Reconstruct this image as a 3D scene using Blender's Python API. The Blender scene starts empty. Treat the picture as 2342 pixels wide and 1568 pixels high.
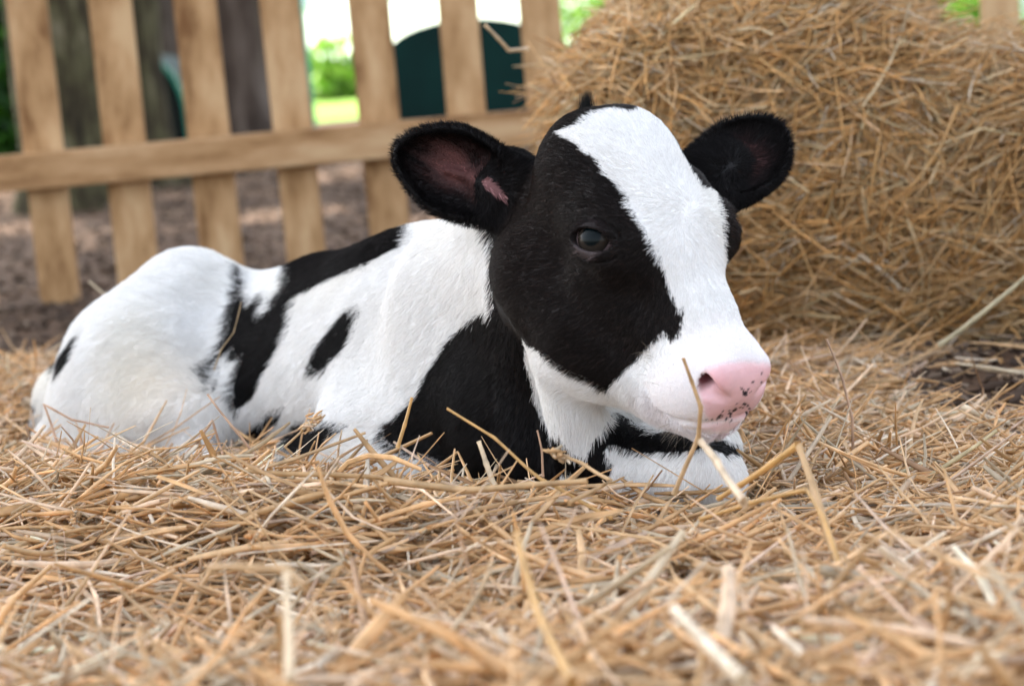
import bpy, bmesh, math, time
import numpy as np
from mathutils import Vector, Matrix

rng = np.random.default_rng(7)
scene = bpy.context.scene
C = scene.collection
rad = math.radians
T0 = time.time()

# ------------------------------------------------------------------ camera
PITCH, ROLL, FPX = rad(8.4), rad(5.0), 5000.0          # focal length in units of a 2342 px wide frame
CAM = np.array([0, 0, .5])
FW = np.array([0, math.cos(PITCH), -math.sin(PITCH)])
_r0 = np.array([1., 0, 0]); _u0 = np.array([0, math.sin(PITCH), math.cos(PITCH)])
RT = _r0 * math.cos(ROLL) - _u0 * math.sin(ROLL)
UP = _u0 * math.cos(ROLL) + _r0 * math.sin(ROLL)

def at(u, v, Y):
    """picture point (2342 x 1568) at world distance Y -> world point"""
    d = FW * FPX + RT * (u - 1171) - UP * (v - 784)
    return CAM + d * (Y / d[1])

def proj(P):
    q = np.asarray(P, float) - CAM
    z = q @ FW
    return 1171 + FPX * (q @ RT) / z, 784 - FPX * (q @ UP) / z

cam_d = bpy.data.cameras.new('camera')
cam = bpy.data.objects.new('camera', cam_d); C.objects.link(cam)
m = Matrix(((RT[0], UP[0], -FW[0], CAM[0]), (RT[1], UP[1], -FW[1], CAM[1]), (RT[2], UP[2], -FW[2], CAM[2]), (0, 0, 0, 1)))
cam.matrix_world = m
cam_d.sensor_width = 36; cam_d.lens = 36 * FPX / 2342
cam_d.clip_start = .05; cam_d.clip_end = 400
cam_d.dof.use_dof = True; cam_d.dof.focus_distance = 2.06; cam_d.dof.aperture_fstop = 5.2
cam_d.dof.aperture_blades = 9
scene.camera = cam

# ------------------------------------------------------------------ light
SUN_DIR = np.array([-.52, .44, .80]); SUN_DIR /= np.linalg.norm(SUN_DIR)      # towards the sun
world = bpy.data.worlds.new('World'); scene.world = world; world.use_nodes = True
nt = world.node_tree; nt.nodes.clear()
sky = nt.nodes.new('ShaderNodeTexSky'); sky.sky_type = 'NISHITA'; sky.sun_disc = False
sky.sun_elevation = math.asin(SUN_DIR[2]); sky.sun_rotation = math.atan2(SUN_DIR[0], SUN_DIR[1])
sky.dust_density = 3.0; sky.air_density = 1.0
hs = nt.nodes.new('ShaderNodeHueSaturation'); hs.inputs['Saturation'].default_value = .42
bg = nt.nodes.new('ShaderNodeBackground'); bg.inputs['Strength'].default_value = .15
wo = nt.nodes.new('ShaderNodeOutputWorld')
nt.links.new(sky.outputs[0], hs.inputs['Color']); nt.links.new(hs.outputs[0], bg.inputs[0]); nt.links.new(bg.outputs[0], wo.inputs[0])
sd = bpy.data.lights.new('sun', 'SUN'); sd.energy = 4.0; sd.angle = rad(.53); sd.color = (1, .95, .86)
sun = bpy.data.objects.new('sun', sd); C.objects.link(sun)
sun.rotation_euler = Vector(SUN_DIR).to_track_quat('Z', 'Y').to_euler()
sun.location = (-3, 2, 12)
scene.view_settings.view_transform = 'Standard'; scene.view_settings.look = 'None'
scene.view_settings.exposure = 2.25; scene.view_settings.gamma = 1.0
scene.cycles.use_denoising = True
scene.cycles.max_bounces = 6; scene.cycles.transparent_max_bounces = 8
scene.cycles_curves.shape = 'RIBBONS'; scene.cycles_curves.subdivisions = 2

# ------------------------------------------------------------------ materials
def mat(name, base=(.5, .5, .5), rough=.6, spec=.3):
    M = bpy.data.materials.new(name); M.use_nodes = True
    b = M.node_tree.nodes['Principled BSDF']
    b.inputs['Base Color'].default_value = (*base, 1); b.inputs['Roughness'].default_value = rough
    b.inputs['Specular IOR Level'].default_value = spec
    return M, M.node_tree, b

def ramp(nt, cols, pos):
    r = nt.nodes.new('ShaderNodeValToRGB')
    while len(r.color_ramp.elements) < len(cols): r.color_ramp.elements.new(.5)
    for e, c, p in zip(r.color_ramp.elements, cols, pos): e.color = (*c, 1); e.position = p
    return r

def noise_mat(name, cols, pos, scale=5., stretch=(1, 1, 1), rough=.8, detail=6, bump=0., bscale=None, spec=.2):
    M, nt, b = mat(name, rough=rough, spec=spec)
    tc = nt.nodes.new('ShaderNodeTexCoord'); mp = nt.nodes.new('ShaderNodeMapping'); mp.inputs['Scale'].default_value = stretch
    n = nt.nodes.new('ShaderNodeTexNoise'); n.inputs['Scale'].default_value = scale; n.inputs['Detail'].default_value = detail
    n.inputs['Roughness'].default_value = .65
    r = ramp(nt, cols, pos)
    L = nt.links.new
    L(tc.outputs['Object'], mp.inputs[0]); L(mp.outputs[0], n.inputs['Vector']); L(n.outputs[0], r.inputs[0]); L(r.outputs[0], b.inputs['Base Color'])
    if bump:
        n2 = nt.nodes.new('ShaderNodeTexNoise'); n2.inputs['Scale'].default_value = bscale or scale * 3; n2.inputs['Detail'].default_value = 5
        L(mp.outputs[0], n2.inputs['Vector'])
        bp = nt.nodes.new('ShaderNodeBump'); bp.inputs['Strength'].default_value = bump; bp.inputs['Distance'].default_value = .01
        L(n2.outputs[0], bp.inputs['Height']); L(bp.outputs[0], b.inputs['Normal'])
    return M

def attr_mat(name, rough=.5, spec=.3, transl=0., attr='col', noise=None):
    M, nt, b = mat(name, rough=rough, spec=spec)
    a = nt.nodes.new('ShaderNodeAttribute'); a.attribute_name = attr
    col = a.outputs['Color']
    if noise:
        n = nt.nodes.new('ShaderNodeTexNoise'); n.inputs['Scale'].default_value = noise; n.inputs['Detail'].default_value = 4
        tc = nt.nodes.new('ShaderNodeTexCoord'); nt.links.new(tc.outputs['Object'], n.inputs['Vector'])
        r = ramp(nt, ((.72, .68, .62), (1.15, 1.13, 1.08)), (.3, .62))
        mx = nt.nodes.new('ShaderNodeMix'); mx.data_type = 'RGBA'; mx.blend_type = 'MULTIPLY'; mx.inputs[0].default_value = 1
        nt.links.new(n.outputs[0], r.inputs[0]); nt.links.new(a.outputs['Color'], mx.inputs[6]); nt.links.new(r.outputs[0], mx.inputs[7])
        col = mx.outputs[2]
    nt.links.new(col, b.inputs['Base Color'])
    if transl:
        t = nt.nodes.new('ShaderNodeBsdfTranslucent'); nt.links.new(col, t.inputs[0])
        ms = nt.nodes.new('ShaderNodeMixShader'); ms.inputs[0].default_value = transl
        nt.links.new(b.outputs[0], ms.inputs[1]); nt.links.new(t.outputs[0], ms.inputs[2])
        nt.links.new(ms.outputs[0], nt.nodes['Material Output'].inputs[0])
    return M

M_STRAW = attr_mat('straw_material', .42, .45, .30, noise=60)
M_WOOD = noise_mat('fence_timber', ((.17, .08, .03), (.36, .21, .095), (.45, .275, .135), (.55, .37, .20)), (.34, .45, .53, .64), 3.0, (4, 4, 1.1), .75, 6, .25, 20)
M_RAIL = noise_mat('rail_timber', ((.17, .08, .03), (.35, .20, .09), (.43, .26, .13), (.51, .34, .185)), (.34, .45, .53, .64), 3.0, (1.1, 4, 5), .75, 6, .25, 20)
M_BARK = noise_mat('mossy_bark', ((.012, .010, .007), (.045, .036, .020), (.075, .070, .034), (.15, .13, .085)), (.36, .46, .55, .66), 22, (1, 1, .25), .95, 8, .8, 30)
M_BARK2 = noise_mat('grey_bark', ((.018, .013, .010), (.060, .045, .036), (.12, .10, .085)), (.34, .5, .66), 9, (1, 1, .2), .95, 8, .8, 30)
M_GREEN = noise_mat('dark_green_plastic', ((.001, .017, .015), (.0015, .026, .022)), (.4, .6), 3, rough=.6, spec=.12)
M_GREENRIM = noise_mat('green_plastic_rim', ((.02, .16, .11), (.03, .22, .15)), (.4, .6), 3, rough=.4)
M_DARK, _, _ = mat('inside_shade', (.006, .01, .009), .9)
M_TEAL = noise_mat('teal_paint', ((.06, .30, .22), (.09, .38, .28)), (.4, .6), 3, rough=.5)
M_WHITEWALL = noise_mat('white_wall', ((.72, .73, .74), (.82, .82, .81)), (.4, .6), 1.5, rough=.8)
M_GLASS, _, _ = mat('dark_glass', (.20, .26, .32), .15, .5)
M_LEAF = attr_mat('leaf_material', .5, .3, .4)
M_LAWN = noise_mat('lawn_grass', ((.08, .17, .02), (.15, .28, .035), (.24, .38, .06)), (.3, .5, .7), 20, rough=.9, bump=.5)
M_DIRT = noise_mat('bark_litter', ((.035, .022, .016), (.080, .046, .028), (.125, .077, .048), (.20, .135, .09)), (.25, .45, .6, .8), 28, (1, 1, 1), .95, 8, .8, 60)
M_TWINE, _, _ = mat('green_twine', (.05, .11, .07), .6)

# ------------------------------------------------------------------ object helpers
def tag(o, label=None, cat=None, group=None, kind=None):
    if label: o['label'] = label
    if cat: o['category'] = cat
    if group: o['group'] = group
    if kind: o['kind'] = kind
    return o

def empty(name, loc=(0, 0, 0), **k):
    o = bpy.data.objects.new(name, None); o.location = loc; o.empty_display_size = .1; C.objects.link(o)
    return tag(o, **k)

def link(name, me, mats, parent=None):
    o = bpy.data.objects.new(name, me)
    for q in (mats if isinstance(mats, (list, tuple)) else [mats]): me.materials.append(q)
    C.objects.link(o)
    if parent: 
        o.parent = parent
        o.matrix_parent_inverse = Matrix.Translation(parent.location).inverted()
    return o

def mesh_np(name, V, Fq, col=None, smooth=True, alpha=None):
    """fast mesh from numpy; Fq (n,k) faces"""
    V = np.asarray(V, np.float32); Fq = np.asarray(Fq, np.int32); k = Fq.shape[1]
    me = bpy.data.meshes.new(name)
    me.vertices.add(len(V)); me.vertices.foreach_set('co', V.ravel())
    me.loops.add(Fq.size); me.loops.foreach_set('vertex_index', Fq.ravel())
    me.polygons.add(len(Fq)); me.polygons.foreach_set('loop_start', np.arange(0, Fq.size, k, dtype=np.int32))
    me.polygons.foreach_set('loop_total', np.full(len(Fq), k, np.int32))
    me.update(calc_edges=True)
    me.polygons.foreach_set('use_smooth', np.full(len(Fq), smooth))
    if col is not None:
        a = me.color_attributes.new('col', 'FLOAT_COLOR', 'POINT')
        c = np.ones((len(V), 4), np.float32); c[:, :3] = col
        if alpha is not None: c[:, 3] = alpha
        a.data.foreach_set('color', c.ravel())
    return me

def norm(v): return v / np.maximum(np.linalg.norm(v, axis=-1, keepdims=True), 1e-9)

class Hash3:
    """smooth value noise on numpy points"""
    def __init__(s, seed):
        s.t = np.random.default_rng(seed).random((32, 32, 32)).astype(np.float32)
    def __call__(s, P, scale):
        Q = np.asarray(P) * scale + 1000.; i = np.floor(Q).astype(int); f = Q - i; f = f * f * (3 - 2 * f); out = 0
        for a in (0, 1):
            for b in (0, 1):
                for c in (0, 1):
                    w = (f[..., 0] if a else 1 - f[..., 0]) * (f[..., 1] if b else 1 - f[..., 1]) * (f[..., 2] if c else 1 - f[..., 2])
                    out = out + w * s.t[(i[..., 0] + a) % 32, (i[..., 1] + b) % 32, (i[..., 2] + c) % 32]
        return out
NZ = [Hash3(k) for k in range(6)]
def vnoise(P, scale): return np.stack([NZ[k](P, scale) - .5 for k in range(3)], -1) * 2

def in_poly(u, v, poly):
    poly = np.asarray(poly, float); inside = np.zeros(np.shape(u), bool)
    x1, y1 = poly[-1]
    for x2, y2 in poly:
        c = ((y1 > v) != (y2 > v))
        with np.errstate(divide='ignore', invalid='ignore'):
            xi = (x2 - x1) * (v - y1) / (y2 - y1 if y2 != y1 else 1e-9) + x1
        inside ^= c & (u < xi)
        x1, y1 = x2, y2
    return inside

# ------------------------------------------------------------------ calf: distance field
def smin(a, b, k):
    h = np.maximum(k - np.abs(a - b), 0) / k
    return np.minimum(a, b) - h * h * k * .25
def smax(a, b, k): return -smin(-a, -b, k)
def sd_cone(P, a, ra, b, rb):
    a = np.asarray(a, float); b = np.asarray(b, float); d = b - a
    t = np.clip(((P - a) @ d) / (d @ d), 0, 1)
    return np.linalg.norm(P - a - t[:, None] * d, axis=1) - (ra + (rb - ra) * t)
def sd_ell(P, c, r, M=None):
    q = P - np.asarray(c, float)
    if M is not None: q = q @ M.T                       # rows of M = the axes
    r = np.asarray(r, float)
    k0 = np.linalg.norm(q / r, axis=1); k1 = np.linalg.norm(q / (r * r), axis=1)
    return k0 * (k0 - 1) / np.maximum(k1, 1e-6)
def axes(x, z):
    x = norm(np.asarray(x, float)); z = np.asarray(z, float); z = norm(z - (z @ x) * x); return np.array([x, np.cross(z, x), z])

def head_frame(th, ph, ro):
    th, ph, ro = map(rad, (th, ph, ro))
    h = np.array([math.sin(th), -math.cos(th), 0]); z = np.array([0, 0, 1.])
    X = math.cos(ph) * h - math.sin(ph) * z; Z = math.sin(ph) * h + math.cos(ph) * z; Y = np.cross(Z, X)
    return np.array([X, Y * math.cos(ro) + Z * math.sin(ro), Z * math.cos(ro) - Y * math.sin(ro)])
HM = head_frame(34, 47, 1)
HO = np.array([.145, 1.943, .303])
def h2w(p): return HO + np.asarray(p, float) @ HM
def w2h(P): return (np.asarray(P, float) - HO) @ HM.T

EYE_C = np.array([-.009, .0625, -.0115]); EYE_R = .0205
_el = w2h(at(1390, 563, 1.95)) - w2h(at(1310, 545, 1.965))         # long axis of the near eye's opening
EYE_L = norm(np.array([_el[0], -_el[1], _el[2]]))
EYE_N = norm(np.array([.24, .80, .44]))
EYE_M = axes(EYE_L, np.cross(EYE_L, EYE_N)); EYE_M = np.array([EYE_M[0], EYE_M[2], norm(np.cross(EYE_M[0], EYE_M[2]))])

def head_sdf(P):
    L = w2h(P); S = L.copy(); S[:, 1] = np.abs(S[:, 1])
    d = sd_ell(L, (-.078, 0, -.036), (.074, .068, .076))
    d = smin(d, sd_ell(L, (-.025, 0, -.026), (.082, .060, .060)), .03)
    d = smin(d, sd_ell(S, (-.100, .022, -.012), (.036, .030, .034)), .03)       # poll
    d = smin(d, sd_cone(S, (-.035, .050, -.018), .021, (.010, .0565, -.010), .0225), .024)   # orbit
    d = smin(d, sd_cone(L, (0, 0, -.020), .046, (.080, 0, -.030), .0320), .03)
    d = smin(d, sd_cone(L, (.080, 0, -.030), .0320, (.116, 0, -.036), .033), .02)
    d = smin(d, sd_cone(S, (-.060, .036, -.122), .058, (.020, .030, -.120), .055), .035)   # jaw
    d = smin(d, sd_cone(S, (.020, .026, -.112), .053, (.105, .016, -.090), .036), .03)
    d = smin(d, sd_ell(S, (.128, .021, -.058), (.038, .029, .038)), .020)        # upper lip
    d = smin(d, sd_ell(L, (.136, 0, -.036), (.030, .034, .034)), .018)           # nose pad
    d = smin(d, sd_cone(S, (.080, .012, -.096), .029, (.147, .006, -.082), .0215), .016)  # chin
    # mouth line and lip fold: grooves
    mp = [(.1715, 0, -.0635), (.1685, .0145, -.0640), (.161, .0345, -.0675), (.141, .0430, -.0820), (.127, .0490, -.0885), (.120, .0515, -.0825), (.109, .0525, -.076)]
    g = np.full(len(P), 1.)
    for k in range(len(mp) - 1): g = np.minimum(g, sd_cone(S, mp[k], .0030 if k < 4 else .0018, mp[k + 1], .0030 if k < 3 else .0018))
    d = smax(d, -g, .004)
    # nostril: wing, round hollow and the slit going down and in
    d = smin(d, sd_ell(S, (.147, .019, -.024), (.014, .0145, .018)), .010)
    d = smax(d, -sd_cone(S, (.1530, .0350, -.0262), .0072, (.138, .025, -.022), .0050), .005)
    d = smax(d, -sd_cone(S, (.1560, .0335, -.0275), .0060, (.1670, .0205, -.0310), .0036), .006)
    # cheek bone, brow and the folds round the eye
    d = smin(d, sd_cone(S, (.000, .056, -.048), .012, (.070, .036, -.050), .008), .030)
    d = smin(d, sd_cone(S, (-.040, .052, .004), .010, (.008, .050, .010), .009), .016)
    # eye opening
    ec = EYE_C + EYE_N * .0205
    d = smin(d, sd_ell(S, EYE_C + EYE_N * .004, (.0265, .0215, .0195), np.array([EYE_M[0], EYE_M[2], EYE_M[1]])) , .012)
    op = sd_ell(S, ec, (.0215, .0098, .020), EYE_M)
    d = smax(d, -op, .003)
    d = smax(d, -(np.abs(np.linalg.norm((S - ec) @ EYE_M.T / np.array([.0300, .0185, .040]), axis=1) - 1) * .02 - .0004 + 9. * ((S - ec) @ EYE_M[0] / .03 > .9) + 9. * (np.linalg.norm(S - ec, axis=1) > .034)), .004)
    d = smax(d, -(np.linalg.norm(S - EYE_C, axis=1) - (EYE_R - .0006)), .002)
    return d

# ears, measured where they stand (world), each a cupped leaf
def ear_def(c, tip, w, nrm, Lr, Wr, T=.0255):
    X = norm(tip - c); Z = norm(nrm - (nrm @ X) * X); Yv = np.cross(Z, X)
    return dict(c=c, M=np.array([X, Yv, Z]), Lr=Lr, Wr=Wr, T=T)
EAR_N = ear_def(at(1030, 390, 2.075), at(905, 338, 2.085), 0, np.array([.10, -1., -.10]), .0585, .0435)
EAR_F = ear_def(at(1706, 352, 2.115), at(1785, 280, 2.15), 0, np.array([-.40, -1., .10]), .0600, .0420, .019)
EAR_NB = (at(1165, 425, 2.090), at(1235, 460, 2.07)); EAR_FB = (at(1648, 400, 2.13), at(1600, 430, 2.11))
def ear_sdf(P, e, base):
    q = (P - e['c']) @ e['M'].T
    # leaf outline: pointed towards the tip
    tt = np.clip(q[:, 0] / e['Lr'], -1.2, 1.2)
    wy = e['Wr'] * (1 - .24 * np.clip(tt, 0, 1) ** 1.3)
    qq = q.copy(); qq[:, 1] = q[:, 1] * e['Wr'] / wy; qq[:, 0] = np.where(q[:, 0] < 0, q[:, 0] / 1.55, q[:, 0])
    o = sd_ell(qq, (0, 0, 0), (e['Lr'], e['Wr'], .026)); o = smax(o, q[:, 2] - .004, .006)
    q2 = qq.copy(); q2[:, 0] = np.where(q[:, 0] < 0, q[:, 0] / 1.12, q[:, 0]); i = sd_ell(q2, (0, 0, .006), (e['Lr'] - .0050, e['Wr'] - .0050, e['T']))
    s = smax(o, -i, .004)
    # base: a funnel running into the skull
    f = sd_cone(P, e['c'] - e['M'][0] * e['Lr'] * .72 - e['M'][2] * .020, .019, base[0], .028)
    f = smin(f, sd_cone(P, base[0], .030, base[1], .036), .02)
    s = smin(s, f, .014)
    # inner fold
    r = sd_cone(P, e['c'] - e['M'][0] * e['Lr'] * .80 - e['M'][2] * .010 - e['M'][1] * .004, .006, e['c'] + e['M'][0] * e['Lr'] * .1 - e['M'][2] * .0165 + e['M'][1] * .003, .002)
    s = smin(s, r, .008)
    return s

SIDE = norm(np.array([-.77, -.64, 0])); AX = norm(np.array([.64, -.77, 0]))
TM = axes(AX, (0, 0, 1))
def trunk_sdf(P):
    d = sd_ell(P, at(1010, 810, 2.42), (.20, .112, .140), TM)
    d = smin(d, sd_ell(P, at(800, 845, 2.58), (.20, .125, .125), TM), .06)
    d = smin(d, sd_ell(P, at(640, 865, 2.70), (.17, .120, .115), TM), .06)
    d = smin(d, sd_ell(P, at(440, 860, 2.86), (.15, .10, .110), TM), .05)
    # spine and withers
    d = smin(d, sd_cone(P, at(1070, 625, 2.38), .045, at(760, 690, 2.62), .042), .05)
    d = smin(d, sd_cone(P, at(760, 690, 2.62), .040, at(540, 715, 2.82), .034), .04)
    d = smin(d, sd_cone(P, at(820, 990, 2.34), .046, at(990, 960, 2.27), .048), .07)   # elbow
    # shoulder blade and brisket
    d = smin(d, sd_ell(P, at(1060, 800, 2.27), (.085, .07, .120), TM), .05)
    d = smin(d, sd_ell(P, at(1190, 960, 2.17), (.085, .075, .085), TM), .05)
    d = smin(d, sd_ell(P, at(1330, 1040, 2.13), (.06, .06, .05), TM), .04)
    d = smin(d, sd_cone(P, at(1340, 1010, 2.13), .042, at(1625, 1030, 2.08), .030), .03)
    return d
def neck_sdf(P):
    d = sd_cone(P, at(1120, 700, 2.28), .095, at(1290, 560, 2.12), .080)
    d = smin(d, sd_cone(P, at(1225, 880, 2.17), .070, at(1310, 660, 2.06), .060), .05)
    d = smin(d, sd_cone(P, at(1210, 560, 2.11), .028, at(1205, 1010, 2.10), .022), .025)   # skin fold down the neck
    d = smin(d, sd_cone(P, at(1290, 820, 2.01), .030, at(1330, 1010, 2.03), .026), .03)    # throat
    return d
def hind_sdf(P):
    d = sd_cone(P, at(436, 706, 2.72), .066, at(330, 850, 2.68), .088)
    d = smin(d, sd_cone(P, at(330, 850, 2.68), .085, at(195, 930, 2.78), .058), .06)
    d = smin(d, sd_cone(P, at(350, 850, 2.64), .075, at(430, 960, 2.56), .055), .06)
    d = smin(d, sd_cone(P, at(210, 960, 2.66), .050, at(420, 985, 2.55), .050), .05)
    d = smin(d, sd_cone(P, at(436, 710, 2.72), .060, at(420, 730, 2.86), .06), .05)
    d = smin(d, sd_cone(P, at(180, 925, 2.80), .052, at(140, 985, 2.82), .04), .03)
    # shank and cannon lying under the thigh
    d = smin(d, sd_cone(P, at(440, 1040, 2.50), .030, at(120, 1010, 2.66), .024), .02)
    d = smin(d, sd_cone(P, at(120, 1020, 2.64), .022, at(560, 1085, 2.42), .017), .01)
    return d
def front_sdf(P):
    d = sd_cone(P, at(690, 1050, 2.36), .028, at(1000, 1080, 2.22), .032)
    d = smin(d, sd_cone(P, at(1240, 1075, 2.12), .042, at(1470, 1085, 2.03), .042), .03)   # forearm
    d = smin(d, sd_cone(P, at(1470, 1082, 2.03), .042, at(1605, 1087, 1.975), .034), .02)    # knee
    d = smin(d, sd_cone(P, at(1640, 1100, 1.975), .026, at(1600, 1250, 2.02), .018), .015)   # folded cannon
    d = smin(d, sd_cone(P, at(1420, 1060, 2.18), .035, at(1580, 1090, 2.10), .030), .02)   # other knee
    return d

GROUPS = [(trunk_sdf, np.array([-.75, 1.95, -.12]), np.array([.35, 3.15, .42]), .03),
          (hind_sdf, np.array([-.80, 2.2, -.12]), np.array([-.05, 3.1, .40]), .045),
          (front_sdf, np.array([-.35, 1.8, -.12]), np.array([.35, 2.5, .25]), .022),
          (neck_sdf, np.array([-.20, 1.85, -.02]), np.array([.30, 2.5, .50]), .035),
          (head_sdf, np.array([-.05, 1.7, .02]), np.array([.40, 2.25, .50]), .018),
          (lambda P: ear_sdf(P, EAR_N, EAR_NB), np.array([-.16, 1.95, .24]), np.array([.12, 2.2, .48]), .014),
          (lambda P: ear_sdf(P, EAR_F, EAR_FB), np.array([.12, 1.95, .24]), np.array([.36, 2.25, .48]), .014)]
def calf_sdf(P):
    P = np.asarray(P, float); d = np.full(len(P), .30)
    for fn, lo, hi, k in GROUPS:
        msk = np.all((P > lo) & (P < hi), axis=1)
        if msk.any(): d[msk] = smin(d[msk], fn(P[msk]), k)
    return d
def calf_grad(P, e=8e-4):
    g = np.empty_like(P)
    for k in range(3):
        o = np.zeros(3); o[k] = e; g[:, k] = calf_sdf(P + o) - calf_sdf(P - o)
    return norm(g)

def build_calf_surface(vox=.0021, coarse=8):
    import openvdb
    lo = np.array([-.80, 1.70, -.06]); hi = np.array([.40, 3.12, .48])
    n = np.ceil((hi - lo) / (vox * coarse)).astype(int); H = vox * coarse
    g = np.stack(np.meshgrid(*[np.arange(k) for k in n], indexing='ij'), -1).reshape(-1, 3)
    dc = calf_sdf(lo + (g + .5) * H)
    near = np.abs(dc) < H * 1.35
    arr = np.where(dc > 0, .02, -.02).reshape(n).astype(np.float32)
    arr = arr.repeat(coarse, 0).repeat(coarse, 1).repeat(coarse, 2)
    off = np.stack(np.meshgrid(*[np.arange(coarse)] * 3, indexing='ij'), -1).reshape(-1, 3)
    idx = (g[near][:, None, :] * coarse + off[None]).reshape(-1, 3)
    for s in range(0, len(idx), 1500000):
        I = idx[s:s + 1500000]; arr[I[:, 0], I[:, 1], I[:, 2]] = np.clip(calf_sdf(lo + I * vox), -.02, .02)
    gr = openvdb.FloatGrid(.02); gr.copyFromArray(arr)
    pts, quads = gr.convertToQuads(0.)
    V = lo + pts * vox
    for _ in range(2):
        nn = calf_grad(V); V = V - nn * np.clip(calf_sdf(V), -.002, .002)[:, None]
    return V, quads[:, ::-1].astype(int), calf_grad(V)

CV, CQ, CN = build_calf_surface()
print('calf surface', len(CV), round(time.time() - T0, 1))

# ------------------------------------------------------------------ calf: coat pattern
Z1 = lambda L: [(823.5 + x / 2.207, 183 + y / 2.207) for x, y in L]
Z2 = lambda L: [(1098 + x / 2.45, 549 + y / 2.45) for x, y in L]
Z3 = lambda L: [(x / 1.969, 457.4 + y / 1.969) for x, y in L]
def grow(pl, k):
    c = np.mean(pl, 0); return [tuple(c + (np.array(p) - c) * k) for p in pl]
BODY_BLACK = [
 Z3([(1430,150),(1600,100),(1700,80),(1900,60),(1860,160),(1840,200),(1780,220),(1720,250),(1650,280),(1560,320),(1480,350),(1400,385),(1350,420),(1330,480),(1310,540),(1290,610),(1240,700),(1190,790),(1160,850),(1110,910),(1060,945),(1048,900),(1050,850),(1070,790),(1090,730),(1105,680),(1075,710),(1060,690),(1050,650),(1010,700),(990,770),(970,850),(955,870),(950,820),(960,790),(930,815),(905,835),(930,780),(970,720),(1010,650),(1030,580),(1050,500),(1075,430),(1085,370),(1085,320),(1110,310),(1125,340),(1135,370),(1130,400),(1145,440),(1150,470),(1180,430),(1205,405),(1225,440),(1200,480),(1195,510),(1225,490),(1260,440),(1280,410),(1300,370),(1315,330),(1305,310),(1320,280),(1360,250),(1400,225)]),
 Z3([(1600,475),(1625,500),(1600,560),(1580,620),(1530,680),(1480,730),(1440,755),(1410,730),(1430,680),(1470,610),(1520,550),(1560,495)]),
 Z3([(2400,490),(2230,490),(2180,500),(2130,520),(2080,570),(2020,640),(1960,720),(1920,790),(1895,850),(1870,900),(1820,950),(1760,990),(1730,1040),(1735,1085),(1780,1110),(1850,1140),(1930,1150),(2000,1190),(2040,1230),(2100,1260),(2200,1400),(2400,1400)]),
 Z3([(385,580),(360,620),(330,690),(290,750),(262,790),(262,740),(275,690),(310,640),(350,600)]),
 Z3([(160,880),(178,920),(150,915)]), Z3([(140,930),(125,970),(80,965)]),
 Z3([(1270,940),(1250,980),(1200,1030),(1180,1080),(1150,1110),(1050,1120),(1100,1060),(1150,1010),(1200,960)]),
 Z3([(1340,1005),(1400,1000),(1480,1010),(1545,1025),(1510,1050),(1470,1090),(1440,1120),(1390,1135),(1330,1125),(1300,1095),(1330,1060)]),
 Z3([(925,1080),(960,1050),(970,1080)])]
BODY_BLACK[1] = grow(BODY_BLACK[1], 1.08); BODY_BLACK[6] = grow(BODY_BLACK[6], 1.15); BODY_BLACK[7] = grow(BODY_BLACK[7], 1.22)
FACE_WHITE = (Z1([(1000,265),(1060,245),(1120,225),(1180,175),(1250,160),(1300,155),(1390,165),(1420,148),(1500,155),(1560,180),(1610,225),(1640,280),(1680,340),(1730,400),(1775,470),(1750,490),(1790,550),(1810,620),(1820,700),(1830,780),(1838,850),(1835,900),(1840,960),(1900,1200),(2300,1600)])
  + Z2([(1900,1300),(1400,1130),(1300,1100),(1220,1105),(1160,1095),(1100,1085),(1050,1070),(980,1085),(930,1075),(880,1045),(850,1005),(800,975),(745,965),(730,1010),(690,1060),(650,1110),(620,1150),(600,1200),(580,1225),(550,1215),(510,1190),(480,1150),(440,1110),(400,1070),(370,1030),(340,990),(315,930),(300,860),(290,800),(270,740),(245,680),(245,600),(245,545),(270,580),(300,600),(340,620),(380,640),(420,680),(470,710),(540,740),(600,770),(660,800),(700,820),(740,835),(765,855),(775,810),(800,775),(850,780),(890,750),(920,720),(960,670),(1020,620),(1060,570),(1110,510),(1110,470),(1135,430),(1145,370),(1110,390),(1090,340),(1060,280),(1035,200),(1020,130),(1000,60),(950,0)])
  + Z1([(1520,920),(1500,860),(1470,810),(1440,750),(1400,690),(1365,640),(1350,580),(1310,530),(1260,500),(1220,450),(1190,400),(1130,370),(1110,340),(1050,300)]))
LEG_WHITE = Z2([(690,1180),(720,1150),(760,1140),(800,1160),(850,1180),(900,1190),(960,1190),(1050,1190),(1130,1180),(1200,1170),(1280,1160),(1350,1190),(1390,1215),(1500,1150),(1700,1300),(1500,2000),(700,2000),(740,1400),(720,1300),(750,1260),(710,1220)])
BIT_WHITE = Z2([(450,1310),(500,1290),(560,1350),(560,1600),(350,1600),(370,1400),(430,1400)])
NOSE_PINK = Z2([(1225,850),(1235,790),(1262,725),(1330,702),(1420,685),(1500,680),(1620,690),(1700,720),(1700,800),(1660,1000),(1560,1005),(1500,1000),(1400,1010),(1290,1012),(1262,960)])
LIP_PINK = Z2([(1215,1022),(1260,1022),(1400,1014),(1560,1000),(1540,1040),(1450,1066),(1330,1078),(1235,1058)])
EAR_PINK = [Z1([(290,330),(350,285),(470,300),(580,345),(565,410),(560,480),(610,520),(580,540),(480,480),(350,455),(330,430),(480,440),(470,400),(400,360),(300,345)]),
            Z1([(610,510),(640,495),(700,545),(735,590),(725,610),(680,575),(630,545)]), Z1([(420,560),(500,520),(590,560),(560,575),(500,560),(430,590)]),
            Z1([(1850,470),(1900,490),(1880,530),(1830,520)])]
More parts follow.
